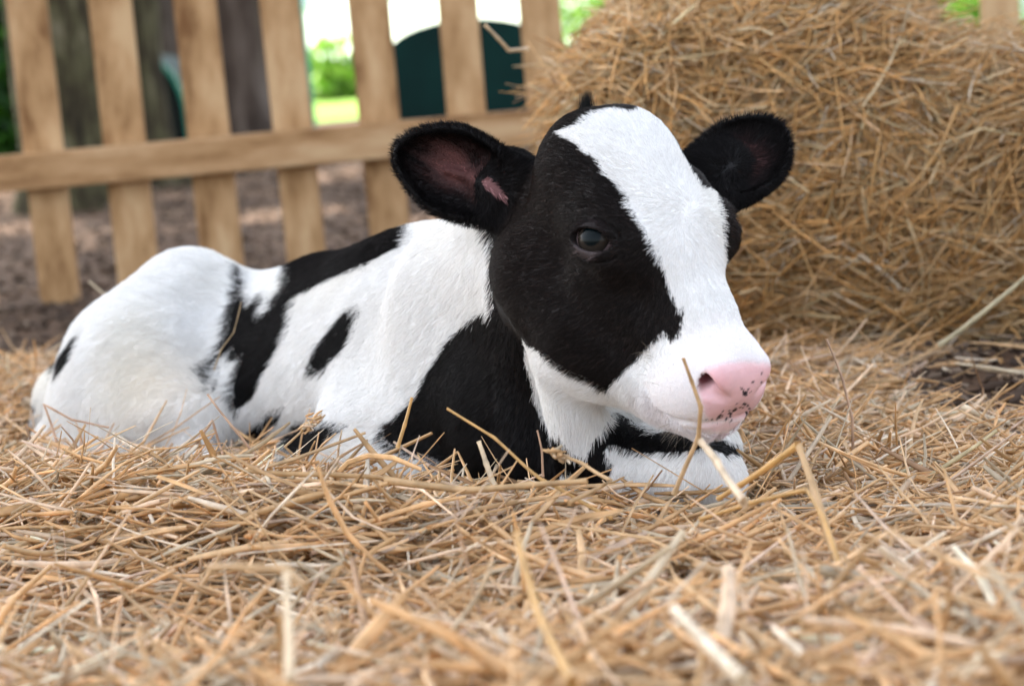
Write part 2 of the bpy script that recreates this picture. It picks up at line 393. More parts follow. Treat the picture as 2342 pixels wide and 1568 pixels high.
SPOTS = [(1485,858,12),(1465,830,6),(1530,793,5),(1580,747,4),(1475,845,6),(1500,835,5),(1515,850,4),(1480,920,7),(1500,930,6),(1430,945,7),(1400,970,8),(1360,958,6),(1340,990,7),(1380,1000,6),(1410,1010,5),(1330,1000,6),(1455,935,5),(1500,980,11),(1520,965,9),(1545,950,7),(1535,985,7),(1300,1005,5),(1400,990,5),(1355,985,5),(1420,955,6),(1510,945,6),(1490,960,6),(1270,1008,5),(1440,915,4),(1470,940,4),(1350,975,5),(1555,935,5),(1395,955,4),(1575,795,4)]

CALF_LO_HEAD = np.array([-.13, -.2, -.2])
def region(P):
    """per-point: head membership"""
    dh = head_sdf(P)
    return dh
def coat(P, N):
    """colour (n,3), kind array, hair length, per point on the skin"""
    P = np.asarray(P, float)
    wob = vnoise(P, 55.)[:, :2] * 3.0 + vnoise(P, 170.)[:, :2] * 2.0
    # far half of the head mirrors the near half where it is turned away
    L = w2h(P); dh = head_sdf(P)
    ishead = dh < .012
    facing = np.sum(N * norm(CAM - P), axis=1)
    Q = P.copy(); mir = ishead & (L[:, 1] > .02) & (facing < .02)
    Lm = L[mir].copy(); Lm[:, 1] *= -1; Q[mir] = HO + Lm @ HM
    u, v = proj(Q); u = u + wob[:, 0]; v = v + wob[:, 1]
    blk = np.zeros(len(P), bool)
    for pl in BODY_BLACK: blk |= in_poly(u, v, pl)
    front = (P @ AX) > (at(1130, 700, 2.30) @ AX) - .0
    trunk_front = (u > 1128)
    blk |= trunk_front
    fw = in_poly(u, v, FACE_WHITE)
    blk |= ishead & (L[:, 0] < .02) & (L[:, 2] < -.03)
    fw |= ishead & (L[:, 1] > .006) & (L[:, 0] > .042 + wob[:, 0] * .001)
    fw &= ~(ishead & (L[:, 1] > .044) & (L[:, 0] < -.02))
    blk &= ~fw
    low = ishead & (L[:, 0] > .085) & (L[:, 2] < -.03)          # chin and lips are white
    blk &= ~low
    notchin = ~low & (dh > .012)
    blk &= ~(notchin & (in_poly(u, v, LEG_WHITE) | in_poly(u, v, BIT_WHITE)))
    # back of the blaze: poll is black
    earn = (ear_sdf(P, EAR_N, EAR_NB) < .010); earf = (ear_sdf(P, EAR_F, EAR_FB) < .010)
    dist_n = np.linalg.norm(P - EAR_N['c'], axis=1) < .075; dist_f = np.linalg.norm(P - EAR_F['c'], axis=1) < .075
    ear = (earn & dist_n) | (earf & dist_f & (dh > .006))
    blk |= ear
    col = np.where(blk[:, None], np.array([.0042, .0036, .0038]), np.array([.85, .84, .82]))
    col = np.where((blk & ishead)[:, None], np.array([.0085, .0062, .0055]), col)
    n1 = NZ[3](P, 30.)[:, None]; n2 = NZ[4](P, 9.)[:, None]
    col = col * (1 + (n1 - .5) * .10)
    # brownish cheeks and brow, cream flank
    col = np.where(blk[:, None], col * (1 + np.clip(n2 - .35, 0, 1) * np.array([.9, .55, .40])), col * (1 - np.clip(n2 - .55, 0, 1) * np.array([.10, .16, .30])))
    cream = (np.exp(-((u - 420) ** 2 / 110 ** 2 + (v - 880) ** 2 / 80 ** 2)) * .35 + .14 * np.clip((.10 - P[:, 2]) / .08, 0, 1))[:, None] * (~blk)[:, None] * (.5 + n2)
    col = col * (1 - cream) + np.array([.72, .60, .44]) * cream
    grey_patch = np.exp(-((u - 345) ** 2 / 60 ** 2 + (v - 985) ** 2 / 35 ** 2))[:, None] * (~blk)[:, None] * .4  # grey-brown patch blended into the white coat
    col = col * (1 - grey_patch) + np.array([.30, .25, .20]) * grey_patch
    ln = np.full(len(P), .0125)
    ln = np.where(ishead, .0065, ln)
    # face regions
    muz = np.clip((L[:, 0] - .075) / .045, 0, 1) * ishead
    ln = ln * (1 - muz) + .0024 * muz
    ln = np.where((u > 1128) & ~ishead, .0075, ln)
    throat = (np.exp(-((u - 1330) ** 2 / 120 ** 2 + (v - 960) ** 2 / 90 ** 2)))
    ln = ln + .0045 * throat * (muz < .5)
    chin = ishead & (L[:, 0] > .02) & (L[:, 2] < -.078)
    ln = np.where(chin, .0095, ln)
    ln = np.where(ear, .0080, ln)
    # muzzle skin shows through: faintly pink
    sk = (np.clip((L[:, 0] - .095) / .03, 0, 1) * ishead * (~blk))[:, None]
    col = col * (1 - sk) + np.array([.80, .76, .76]) * sk
    S = L.copy(); S[:, 1] = np.abs(S[:, 1])
    uu, vv = proj(P)
    inm = ishead & (L[:, 0] > .10); im = np.where(inm)[0]
    pw = np.zeros(len(P)); lw = np.zeros(len(P))
    for k in range(12):
        a_ = k * 2.4; rr_ = 1.5 + k * .95
        pw[im] += in_poly(u[im] + rr_ * math.cos(a_), v[im] + rr_ * math.sin(a_), NOSE_PINK) / 12.
        lw[im] += in_poly(u[im] + rr_ * math.cos(a_), v[im] + rr_ * math.sin(a_), LIP_PINK) / 12.
    pw *= (L[:, 1] < .055) * (L[:, 0] > .12)
    pm = ishead & (L[:, 0] > .135) & (L[:, 1] >= 0) & (facing < .1) & (L[:, 1] < .055) & (L[:, 2] < -.001) & (L[:, 2] > -.045)
    pw = np.maximum(pw, pm * 1.)
    wv = np.maximum(pw, lw * .75)[:, None]
    pc = np.array([.70, .44, .46]) * (1 + (n1 - .5) * .10 + (NZ[2](P, 260.)[:, None] - .5) * .10)
    pc = pc * (1 - np.array([.0, .12, .10]) * np.clip(1 - np.linalg.norm(S - np.array([.158, .034, -.016]), axis=1) / .018, 0, 1)[:, None])
    col = col * (1 - wv) + pc * wv
    pink = pw > .5; lip = lw > .5
    for x, y, r in SPOTS:
        (sx, sy), rr = Z2([(x, y)])[0], r / 2.45
        s = (np.hypot(uu - sx, vv - sy) < rr * (0.8 + .8 * NZ[5](P, 400.))) & ishead & (L[:, 0] > .11)
        col[s] = (.02, .018, .03)
    nd = sd_cone(S, (.1530, .0350, -.0262), .0072, (.138, .025, -.022), .0050)
    deep = ishead & (nd < .0015) & (S[:, 0] < .1515)
    dp = np.clip((.1515 - S[:, 0]) / .007, 0, 1)[:, None]
    col = np.where(deep[:, None], col * (1 - dp) + np.array([.16, .055, .06]) * dp, col)
    bare = deep | pink | lip
    de = np.linalg.norm(S - (EYE_C + EYE_N * EYE_R), axis=1)
    bare |= ishead & (de < .0155)
    for e_, amp, c0, c1 in ((EAR_N, 1., .004, -.004), (EAR_F, .35, .010, .0)):
        q = (P - e_['c']) @ e_['M'].T
        w_ = np.exp(-(((q[:, 0] + c0) / .034) ** 2 + ((q[:, 1] - c1) / .020) ** 2) ** 1.5)
        st = NZ[2](np.stack([q[:, 0] * 22 + q[:, 1] * 30, q[:, 1] * 170 + q[:, 0] * 30, q[:, 2] * 0], -1), 1.) * .7 + NZ[1](q, 60.) * .5
        w_ = w_ * np.clip(st * 1.6 - .35, 0, 1) * amp * (facing > .05) * ear * (q[:, 2] < -.004)
        col = col * (1 - w_[:, None]) + np.array([.115, .046, .042]) * w_[:, None]
        ln = np.where(w_ > .25, .004, ln)
    pk = in_poly(uu, vv, EAR_PINK[1]) & ear & (facing > .05)
    col[pk] = (.24, .12, .12)
    inner = ear & (facing > .15); 
    q = (P - EAR_N['c']) @ EAR_N['M'].T; rim = (np.abs(q[:, 1]) / EAR_N['Wr']) ** 2 + (q[:, 0] / EAR_N['Lr']) ** 2
    ln = np.where(inner & (rim < .5), ln * .6, ln)
    lidrim = ishead & (de < .0190)
    col[lidrim] = np.array([.014, .010, .010])
    lowlid = ishead & (de < .0175) & (((S - EYE_C) @ EYE_M[1]) * (1 if (EYE_M[1] @ HM)[2] < 0 else -1) > .007)
    col[lowlid] = np.array([.045, .034, .034])
    return col, blk, ln, bare, ishead, ear, L, de

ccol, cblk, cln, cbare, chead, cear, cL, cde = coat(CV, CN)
calf = empty('calf', (float(-.15), 2.4, 0), label='black and white spotted calf with pink nose lying in the straw', cat='calf')
M_SKIN = attr_mat('coat_skin', .45, .20)
_b = M_SKIN.node_tree.nodes['Principled BSDF']
_n = M_SKIN.node_tree; _n.links.new(_n.nodes['Attribute'].outputs['Alpha'], _b.inputs['Roughness'])
_v = _n.nodes.new('ShaderNodeTexVoronoi'); _v.inputs['Scale'].default_value = 420; _tc = _n.nodes.new('ShaderNodeTexCoord'); _bp = _n.nodes.new('ShaderNodeBump'); _bp.inputs['Strength'].default_value = .25; _bp.inputs['Distance'].default_value = .0008
_n.links.new(_tc.outputs['Object'], _v.inputs['Vector']); _n.links.new(_v.outputs['Distance'], _bp.inputs['Height']); _n.links.new(_bp.outputs[0], _b.inputs['Normal'])
_b.inputs['Subsurface Weight'].default_value = .12; _b.inputs['Subsurface Radius'].default_value = (.01, .005, .004); _b.inputs['Subsurface Scale'].default_value = .4
skin_col = ccol.copy(); dim = (~cbare)
skin_col[dim & ~cblk] *= .86
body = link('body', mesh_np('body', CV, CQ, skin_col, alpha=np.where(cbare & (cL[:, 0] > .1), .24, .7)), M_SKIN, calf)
print('coat', round(time.time() - T0, 1))

# fur ---------------------------------------------------------------
M_FUR = attr_mat('fur_strands', .45, .09, .15)
WH = w2h(at(1555, 495, 1.93))                                        # the whorl on the forehead
def comb(P, N, ishead, ear, L):
    d = np.tile(-AX * .75 + np.array([0, 0, -.62]) + SIDE * .25, (len(P), 1))
    dn = np.array([0, 0, -1.]) - AX * .15
    u, v = proj(P)
    wn = np.clip((u - 1100) / 120, 0, 1)[:, None]
    d = d * (1 - wn) + dn * wn
    # thigh sweeps down and back
    # head: away from the whorl, cheeks swept back and down
    hl = L - WH; hl[:, 2] *= .5
    hd = norm(norm(hl) + vnoise(P, 60.) * 1.1 * np.exp(-np.linalg.norm(hl, axis=1) / .022)[:, None])
    side = np.clip((np.abs(L[:, 1]) - .035) / .03, 0, 1)[:, None]
    sweep = norm(np.stack([np.full(len(L), -.45), L[:, 1] * 2, np.full(len(L), -.9)], -1))
    hd = hd * (1 - side * .8) + sweep * side * .8
    hw = hd @ HM
    d = np.where(ishead[:, None], hw, d)
    for e in (EAR_N, EAR_F):
        near = ear & (np.linalg.norm(P - e['c'], axis=1) < .09)
        q = (P - e['c']) @ e['M'].T
        out = np.stack([q[:, 0] / e['Lr'] ** 2 + 8, q[:, 1] / e['Wr'] ** 2, np.zeros(len(P))], -1) @ e['M']
        d = np.where(near[:, None], norm(out), d)
    return d

def make_fur(n, name, seed):
    r = np.random.default_rng(seed)
    tri = np.concatenate([CQ[:, [0, 1, 2]], CQ[:, [0, 2, 3]]])
    A = CV[tri[:, 0]]; B = CV[tri[:, 1]]; D = CV[tri[:, 2]]
    area = np.linalg.norm(np.cross(B - A, D - A), axis=1) / 2
    cen = (A + B + D) / 3; nn = norm(CN[tri].mean(1))
    fac = np.sum(nn * norm(CAM - cen), axis=1)
    w = area * np.clip(.25 + (fac > -.35) * 1., .25, 1.)
    w *= np.where(chead[tri[:, 0]] | cear[tri[:, 0]], 2.3, 1.)
    w *= (cen[:, 2] > .0)
    pick = r.choice(len(tri), n, p=w / w.sum())
    a = r.random(n); b = r.random(n); s = a + b > 1; a[s] = 1 - a[s]; b[s] = 1 - b[s]
    P = A[pick] + (B - A)[pick] * a[:, None] + (D - A)[pick] * b[:, None]
    tv = tri[pick]; bc = np.stack([1 - a - b, a, b], -1)
    N = norm(np.einsum('nk,nkj->nj', bc, CN[tv]))
    col, blk, ln, bare, ish, ear, L, de = coat(P, N)
    keep = ~bare
    P, N, col, blk, ln, ish, ear, L = [x[keep] for x in (P, N, col, blk, ln, ish, ear, L)]; n = len(P)
    d = comb(P, N, ish, ear, L)
    d = d + vnoise(P, 14.) * .22 + vnoise(P, 60.) * .22 + r.normal(0, .10, (n, 3))
    d = norm(d - np.sum(d * N, 1, keepdims=True) * N)
    sh = r.random((n, 1)) * np.where(ish | (proj(P)[0] > 1128), .0035, .013)[:, None]
    P2 = P - d * sh; c2, b2, _, _, _, _, _, _ = coat(P2, N); use = (~ear) & (np.linalg.norm(c2 - col, axis=1) > .25)
    col = np.where(use[:, None], c2, col); blk = np.where(use, b2, blk)
    lift = np.where(ear, .34, .17)[:, None] + np.clip((ln - .013) * 20, 0, .22)[:, None] + r.random((n, 1)) * .12
    ln = ln * r.uniform(.7, 1.25, n)
    h0 = norm(d + N * lift * 1.8); h1 = norm(d + N * lift * .9 + vnoise(P, 200.) * .08)
    k = 4; pts = np.empty((n, k, 3), np.float32)
    st = (ln / 3)[:, None]
    pts[:, 0] = P - N * .0004; pts[:, 1] = pts[:, 0] + h0 * st; pts[:, 2] = pts[:, 1] + h1 * st
    pts[:, 3] = pts[:, 2] + norm(h1 + np.array([0, 0, -.12])) * st
    rr = np.array([.00016, .00015, .00011, .00002], np.float32)[None] * r.uniform(.8, 1.3, (n, 1))
    cu = bpy.data.hair_curves.new(name); cu.add_curves([k] * n)
    cu.attributes['position'].data.foreach_set('vector', pts.ravel())
    ra = cu.attributes.get('radius') or cu.attributes.new('radius', 'FLOAT', 'POINT')
    ra.data.foreach_set('value', rr.astype(np.float32).ravel())
    ca = cu.attributes.new('col', 'FLOAT_COLOR', 'CURVE')
    c4 = np.ones((n, 4), np.float32)
    jit = r.normal(1, .07, (n, 1))
    glint = np.where((blk & (r.random(n) < .08)), 4.2, 1.)[:, None]  # some black strands lightened, sheen glints put into their colour
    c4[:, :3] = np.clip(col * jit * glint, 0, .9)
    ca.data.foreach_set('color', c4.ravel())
    cu.materials.append(M_FUR)
    o = bpy.data.objects.new(name, cu); C.objects.link(o)
    o.parent = calf; o.matrix_parent_inverse = Matrix.Translation(calf.location).inverted()
    return o
fur = make_fur(420000, 'fur', 3)
print('fur', round(time.time() - T0, 1))

# eyes ---------------------------------------------------------------
M_EYE, ent, eb = mat('eye_surface', (.01, .01, .012), .10, .10)
tc = ent.nodes.new('ShaderNodeTexCoord'); sx = ent.nodes.new('ShaderNodeSeparateXYZ')
er = ramp(ent, ((.30, .21, .21), (.20, .14, .14), (.004, .004, .005), (.022, .017, .013), (.020, .016, .013), (.001, .004, .005)), (.0, .38, .44, .52, .78, .86))
ent.links.new(tc.outputs['Object'], sx.inputs[0])
mr = ent.nodes.new('ShaderNodeMapRange'); mr.inputs[1].default_value = .4; mr.inputs[2].default_value = 1.0
ent.links.new(sx.outputs[2], mr.inputs[0]); ent.links.new(mr.outputs[0], er.inputs[0]); ent.links.new(er.outputs[0], eb.inputs['Base Color'])
eb.inputs['Coat Weight'].default_value = .0
for sgn in (-1, 1):
    bm = bmesh.new(); bmesh.ops.create_uvsphere(bm, u_segments=40, v_segments=24, radius=1)
    for f_ in bm.faces: f_.smooth = True
    me = bpy.data.meshes.new('eye'); bm.to_mesh(me); bm.free()
    o = link('eye', me, M_EYE, calf)
    c = EYE_C * np.array([1, sgn, 1]); n_ = (EYE_N * np.array([1, sgn, 1])) @ HM; w = h2w(c)
    n_ = norm(n_ + np.array([0, 0, .22])); q = Vector(n_).to_track_quat('Z', 'Y')
    o.matrix_parent_inverse = Matrix.Translation(calf.location).inverted()
    o.matrix_basis = Matrix.LocRotScale(Vector(w), q, Vector((EYE_R, EYE_R, EYE_R * .96)))
# eyelashes (fine curved hairs on both upper lids)
def hairs(name, roots, dirs, bend, lens, r0, colr, parent):
    n = len(roots); k = 5; pts = np.empty((n, k, 3), np.float32); p = np.array(roots, float); d = norm(np.array(dirs, float))
    for j in range(k):
        pts[:, j] = p; p = p + d * (np.asarray(lens)[:, None] / (k - 1)); d = norm(d + np.asarray(bend) / (k - 1))
    cu = bpy.data.hair_curves.new(name); cu.add_curves([k] * n)
    cu.attributes['position'].data.foreach_set('vector', pts.ravel())
    ra = cu.attributes.get('radius') or cu.attributes.new('radius', 'FLOAT', 'POINT')
    ra.data.foreach_set('value', np.tile(np.linspace(r0, r0 * .15, k), n).astype(np.float32))
    ca = cu.attributes.new('col', 'FLOAT_COLOR', 'CURVE'); c4 = np.ones((n, 4), np.float32); c4[:, :3] = colr; ca.data.foreach_set('color', c4.ravel())
    cu.materials.append(M_FUR)
    o = bpy.data.objects.new(name, cu); C.objects.link(o); o.parent = parent; o.matrix_parent_inverse = Matrix.Translation(parent.location).inverted()
    return o
r2 = np.random.default_rng(5)
for sgn in (-1, 1):
    roots, dirs = [], []
    for t in np.linspace(-1, 1, 46):
        a = t + r2.normal(0, .02)
        up = -EYE_M[1] if (EYE_M[1] @ HM)[2] < 0 else EYE_M[1]
        p = EYE_C + EYE_N * .0150 + EYE_M[0] * .0155 * a + up * .0098 * math.sqrt(max(0, 1 - a * a * .9))
        dl = EYE_N * 1.0 + up * .15 + EYE_M[0] * a * .45 + r2.normal(0, .08, 3)
        f3 = np.array([1, sgn, 1]); roots.append(h2w(p * f3)); dirs.append((dl * f3) @ HM)
    hairs('eyelashes', roots, dirs, np.array([0, 0, .35]), r2.uniform(.010, .017, len(roots)), .00016, (.006, .005, .005), calf)
# tuft of hair standing on the poll
roots, dirs = [], []
for _ in range(420):
    P0 = at(1340 + r2.normal(0, 9), 262, 2.035 + r2.normal(0, .006))[None]
    for _k in range(8): P0 = P0 - calf_grad(P0) * calf_sdf(P0)[:, None]
    roots.append(P0[0]); dirs.append(np.array([.05, 0, 1.]) - (P0[0] - at(1340, 262, 2.035)) * 18 + r2.normal(0, .12, 3))
hairs('tuft', roots, dirs, np.array([.15, 0, 0]), r2.uniform(.012, .024, len(roots)), .00018, (.006, .006, .006), calf)
# chin whiskers
roots, dirs = [], []
for _ in range(130):
    l = np.array([r2.uniform(.09, .15), r2.uniform(-.022, .022), -.088]); P0 = h2w(l)[None]
    for _k in range(6): P0 = P0 - calf_grad(P0) * calf_sdf(P0)[:, None]
    roots.append(P0[0]); dirs.append(calf_grad(P0)[0] + r2.normal(0, .3, 3) - HM[0] * .4)
hairs('whiskers', roots, dirs, np.array([0, 0, -.5]), r2.uniform(.008, .022, len(roots)), .00013, (.35, .30, .24), calf)

# ------------------------------------------------------------------ straw
def straw_cols(n, r, tone=1.):
    base = np.array([[.60, .37, .17], [.66, .45, .24], [.70, .53, .36], [.50, .31, .14], [.55, .45, .31], [.78, .67, .52], [.32, .18, .085], [.66, .42, .20], [.66, .50, .37]])
    p = np.array([.20, .20, .16, .09, .12, .05, .03, .10, .05]); c = base[r.choice(len(base), n, p=p / p.sum())] * np.array([1.01, 1.04, 1.11])
    return np.clip(c * r.normal(1, .10, (n, 1)) * tone, .03, .85)

def straw_mesh(name, Pm, D, Ln, W, r, cols, k=5, sides=5, curl=.12, kink=.25, flat=None, nodes=True):
    """bent stalks: Pm centre, D direction, Ln length, W radius"""
    n = len(Pm); D = norm(D)
    a = norm(np.cross(D, r.normal(0, 1, (n, 3)))); b = np.cross(D, a)
    ts = np.linspace(-.5, .5, k)
    c1 = r.normal(0, curl, (n, 1)); c2 = r.normal(0, curl, (n, 1))
    kk = (r.random((n, 1)) < kink) * r.normal(0, .45, (n, 1)); kp = r.uniform(-.3, .3, (n, 1))
    pts = np.empty((n, k, 3))
    for j, t in enumerate(ts):
        off = a * (c1 * (t * t * 4 - .4) + kk * np.maximum(t - kp, 0)) + b * c2 * (t * t * t * 6)
        pts[:, j] = Pm + (D * t + off * .5) * Ln[:, None]
    tan = np.gradient(pts, axis=1); tan = norm(tan)
    A = norm(a[:, None] - np.sum(a[:, None] * tan, -1, keepdims=True) * tan); Bv = np.cross(tan, A)
    ang = np.linspace(0, 2 * np.pi, sides, endpoint=False)
    fl = np.ones((n, 1, 1, 1)) if flat is None else flat[:, None, None, None]
    tw = (r.uniform(-1.2, 1.2, (n, 1)) * ts[None] * (0 if flat is None else 1))[:, :, None, None]
    taper = np.ones(k); taper[0] = .7; taper[-1] = .55
    R = W[:, None, None, None] * taper[None, :, None, None]
    ca, sa = np.cos(ang)[None, None, :, None], np.sin(ang)[None, None, :, None]
    ex = ca * R / np.sqrt(fl); ey = sa * R * fl
    Ax = A[:, :, None] * np.cos(tw) + Bv[:, :, None] * np.sin(tw); Bx = -A[:, :, None] * np.sin(tw) + Bv[:, :, None] * np.cos(tw)
    V = pts[:, :, None] + Ax * ex + Bx * ey
    V = V.reshape(-1, 3)
    base = (np.arange(n) * k * sides)[:, None, None]; j = np.arange(k - 1)[None, :, None] * sides; s = np.arange(sides)[None, None, :]; s1 = (s + 1) % sides
    F = np.stack([base + j + s, base + j + s1, base + j + sides + s1, base + j + sides + s], -1).reshape(-1, 4)
    cc = np.repeat(cols, k * sides, axis=0) * np.tile(np.repeat(r.normal(1, .05, k), sides), n)[:, None]
    return mesh_np(name, V, F, cc), pts

def bed(x, y):
    """top of the straw litter"""
    x = np.asarray(x, float); y = np.asarray(y, float)
    P = np.stack([x, y, np.zeros_like(x)], -1)
    h = .028 + .022 * NZ[0](P, 5.) + .012 * NZ[1](P, 14.)
    # ridge heaped in front of the calf, lower towards the right
    yc = 1.93 + np.clip(-x - .1, 0, 1) * .62
    side = 1 / (1 + np.exp((x - .20) / .045))
    left = .044 + .014 * np.clip((-.10 - x) / .12, 0, 1) + .020 * NZ[2](P, 7.)
    h = h + left * side * np.exp(-((y - yc + .12) / .20) ** 2)
    h = h - .031 * np.exp(-((x - .15) / .14) ** 2 - ((y - 1.84) / .15) ** 2); h = np.maximum(h, .012)
    h = h - .009 * np.exp(-((x + .08) / .15) ** 2 - ((y - 1.95) / .25) ** 2)
    h = h + .062 * np.exp(-((y - 1.22) / .27) ** 2)
    h = h * np.clip(1.25 - (y - 2.6) * .5, .12, 1)
    h = h * (1 - .8 / (1 + np.exp(-(x - .34) / .04)) / (1 + np.exp(-(y - 2.0) / .08)))
    return h

def ground_mask(x, y):
    """where litter lies thick (0..1)"""
    P = np.stack([x, y, np.zeros_like(x)], -1)
    m_ = 1 - np.clip((y - 3.1) / .7, 0, .93)
    # bare earth showing on the right in front of the bale
    m_ = m_ * (1 - .95 * np.exp(-np.maximum(((x - .68) / .28) ** 2 + ((y - 2.68) / .40) ** 2 - .4, 0) * 2.0))
    return np.clip(m_, 0, 1)

def scatter_straw(n, r, x0, x1, y0, y1, power=1.0):
    y = y0 + (y1 - y0) * r.random(n * 3) ** power
    x = r.uniform(-1, 1, n * 3) * (.30 + .27 * y) + 0.0
    x = np.clip(x, x0, x1)
    ok = r.random(n * 3) < ground_mask(x, y)
    return x[ok][:n], y[ok][:n]

def make_bed():
    r = np.random.default_rng(11)
    x, y = scatter_straw(42000, r, -1.4, 1.4, .85, 3.4, .9); n = len(x)
    h = bed(x, y)
    lay = r.random(n)
    Ln = np.clip(r.lognormal(math.log(.085), .55, n), .02, .30)
    Ln = Ln * (1 + .35 * np.clip((1.8 - y) / .4, 0, 1))
    az = r.uniform(0, 2 * np.pi, n) ; az = np.where(r.random(n) < .12, r.normal(0, .5, n), az)
    el = r.normal(0, .22, n); up = (r.random(n) < .04) & ~((y < 1.98) & (y > 1.45) & (x > .02) & (x < .36)); el = np.where(up, r.uniform(.3, 1.0, n), el); Ln = np.where(up, np.minimum(Ln, .11), Ln)
    D = np.stack([np.cos(az) * np.cos(el), np.sin(az) * np.cos(el), np.sin(el)], -1)
    z = h * (lay ** .6) + .004 + r.normal(0, .004, n) + np.where(up, Ln * .35 * np.sin(el), 0)
    P = np.stack([x, y, z], -1)
    W = np.clip(r.lognormal(math.log(.00145), .42, n), .0006, .0036) * np.where(up | (Ln > .16), .70, 1) * (1 + .65 * np.clip((1.75 - y) / .35, 0, 1))
    # keep stalks out of the calf
    keep = np.ones(n, bool)
    for t in (-.5, -.25, 0, .25, .5):
        Q = P + D * (Ln * t)[:, None]; keep &= calf_sdf(Q) > .004
    e = at(1720, 1000, 1.9)
    P, D, Ln, W = P[keep], D[keep], Ln[keep], W[keep]; n = len(P)
    flat = np.where(r.random(n) < .16, .45, 1.)
    W = np.where(flat < 1, W * 1.1, W)
    me, _ = straw_mesh('straw_litter', P, D, Ln, W, r, straw_cols(n, r) * 1.08, 5, 5, .10, .3, flat)
    o = link('straw_litter', me, M_STRAW)
    tag(o, 'loose golden straw litter spread over the pen floor around the calf', 'straw', kind='stuff')
    # flat curling leaf blades
    x, y = scatter_straw(1800, r, -1.2, 1.2, .95, 2.6, .9); n = len(x)
    P = np.stack([x, y, bed(x, y) * r.uniform(.7, 1.05, n) + .004], -1); az = r.uniform(0, 6.3, n); el = r.normal(.05, .25, n)
    D = np.stack([np.cos(az) * np.cos(el), np.sin(az) * np.cos(el), np.sin(el)], -1); Ln = r.uniform(.06, .20, n)
    keep = np.ones(n, bool)
    for t in (-.5, 0, .5): keep &= calf_sdf(P + D * (Ln * t)[:, None]) > .008
    P, D, Ln = P[keep], D[keep], Ln[keep]; n = len(P)
    me, _ = straw_mesh('straw_leaves', P, D, Ln, r.uniform(.0007, .0013, n), r, straw_cols(n, r) * 1.05, 7, 6, .16, .5, np.full(n, .2))
    tag(link('straw_leaves', me, M_STRAW), 'pale flat curling leaf blades lying among the straw stalks', 'straw leaves', kind='stuff')
    # seed heads
    x, y = scatter_straw(90, r, -1.1, 1.1, 1.0, 2.3, .9); Pc = np.stack([x, y, bed(x, y) + .008], -1); Pc = Pc[calf_sdf(Pc) > .03]
    az = r.uniform(0, 6.3, len(Pc)); Dc = np.stack([np.cos(az), np.sin(az), r.normal(.15, .25, len(Pc))], -1)
    k_ = 26; t = r.random((len(Pc), k_, 1)) * .035
    P = (Pc[:, None] + Dc[:, None] * t + r.normal(0, .002, (len(Pc), k_, 3))).reshape(-1, 3); D = (np.repeat(Dc[:, None], k_, 1) + r.normal(0, .4, (len(Pc), k_, 3))).reshape(-1, 3); n = len(P)
    me, _ = straw_mesh('seed_heads', P, D, r.uniform(.007, .014, n), r.uniform(.0008, .0016, n), r, straw_cols(n, r) * 1.05, 4, 5, .1, 0)
    tag(link('seed_heads', me, M_STRAW), 'small feathery seed heads caught in the straw litter', 'seed heads', kind='stuff')
    # short broken bits and chaff
    x, y = scatter_straw(40000, r, -1.4, 1.4, .85, 3.5, .9); n = len(x)
    P = np.stack([x, y, bed(x, y) * r.random(n) ** .5 + .003], -1); az = r.uniform(0, 6.3, n); el = r.normal(0, .35, n)
    D = np.stack([np.cos(az) * np.cos(el), np.sin(az) * np.cos(el), np.sin(el)], -1)
    keep = calf_sdf(P) > .012; P, D = P[keep], D[keep]; n = len(P)
    me, _ = straw_mesh('chaff', P, D, r.uniform(.006, .03, n), r.uniform(.0006, .0018, n), r, straw_cols(n, r, .95), 3, 4, .2, .1, np.where(r.random(n) < .6, .25, 1.))
    o = link('chaff', me, M_STRAW); tag(o, 'short broken bits of chaff mixed through the straw litter', 'chaff', kind='stuff')
make_bed()
print('bed', round(time.time() - T0, 1))

def stalk(name, pts, rad0, col, label, cat='straw stalk', head=None, group='single stalks standing out of the litter'):
    """one hand-placed stalk following picture-measured points (u, v, Y)"""
    P = np.array([at(*p) for p in pts]); base = P[0]
    # resample with slight wobble
    seg = []; 
    for i in range(len(P) - 1):
        for t in np.linspace(0, 1, 6, endpoint=False): seg.append(P[i] * (1 - t) + P[i + 1] * t)
    seg.append(P[-1]); S = np.array(seg)
    K = len(S); S = S + vnoise(S, 25.) * .0012
    tan = norm(np.gradient(S, axis=0)); a = norm(np.cross(tan, np.array([.3, 1, .2]))); b = np.cross(tan, a)
    sides = 7; ang = np.linspace(0, 2 * np.pi, sides, endpoint=False); R = rad0 * (1 - .35 * np.linspace(0, 1, K)); R[::6] *= 1.22
    V = (S[:, None] + a[:, None] * np.cos(ang)[None, :, None] * R[:, None, None] + b[:, None] * np.sin(ang)[None, :, None] * R[:, None, None] * .7).reshape(-1, 3)
    F = [[j * sides + s, j * sides + (s + 1) % sides, (j + 1) * sides + (s + 1) % sides, (j + 1) * sides + s] for j in range(K - 1) for s in range(sides)]
    Fc = []
    me = mesh_np(name, V - base, F, np.tile(np.array(col), (len(V), 1)) * (1 + .12 * (np.repeat(np.random.default_rng(K).random(K), sides)[:, None] - .5)))
    o = link(name, me, M_STRAW); o.location = base; tag(o, label, cat, group)
    if head:
        r = np.random.default_rng(int(pts[0][0])); n = 34; t = r.random(n)
        D0 = norm(S[-1] - S[-7]); Pm = S[-1] - base + D0 * (t * head)[:, None] + r.normal(0, .0022, (n, 3)); D = D0 + r.normal(0, .45, (n, 3))
        me, _ = straw_mesh('seed_head', Pm, D, r.uniform(.006, .013, n), r.uniform(.0009, .0018, n), r, straw_cols(n, r, 1.05), 4, 5, .1, 0)
        h_ = bpy.data.objects.new('seed_head', me); me.materials.append(M_STRAW); C.objects.link(h_); h_.parent = o
    return o
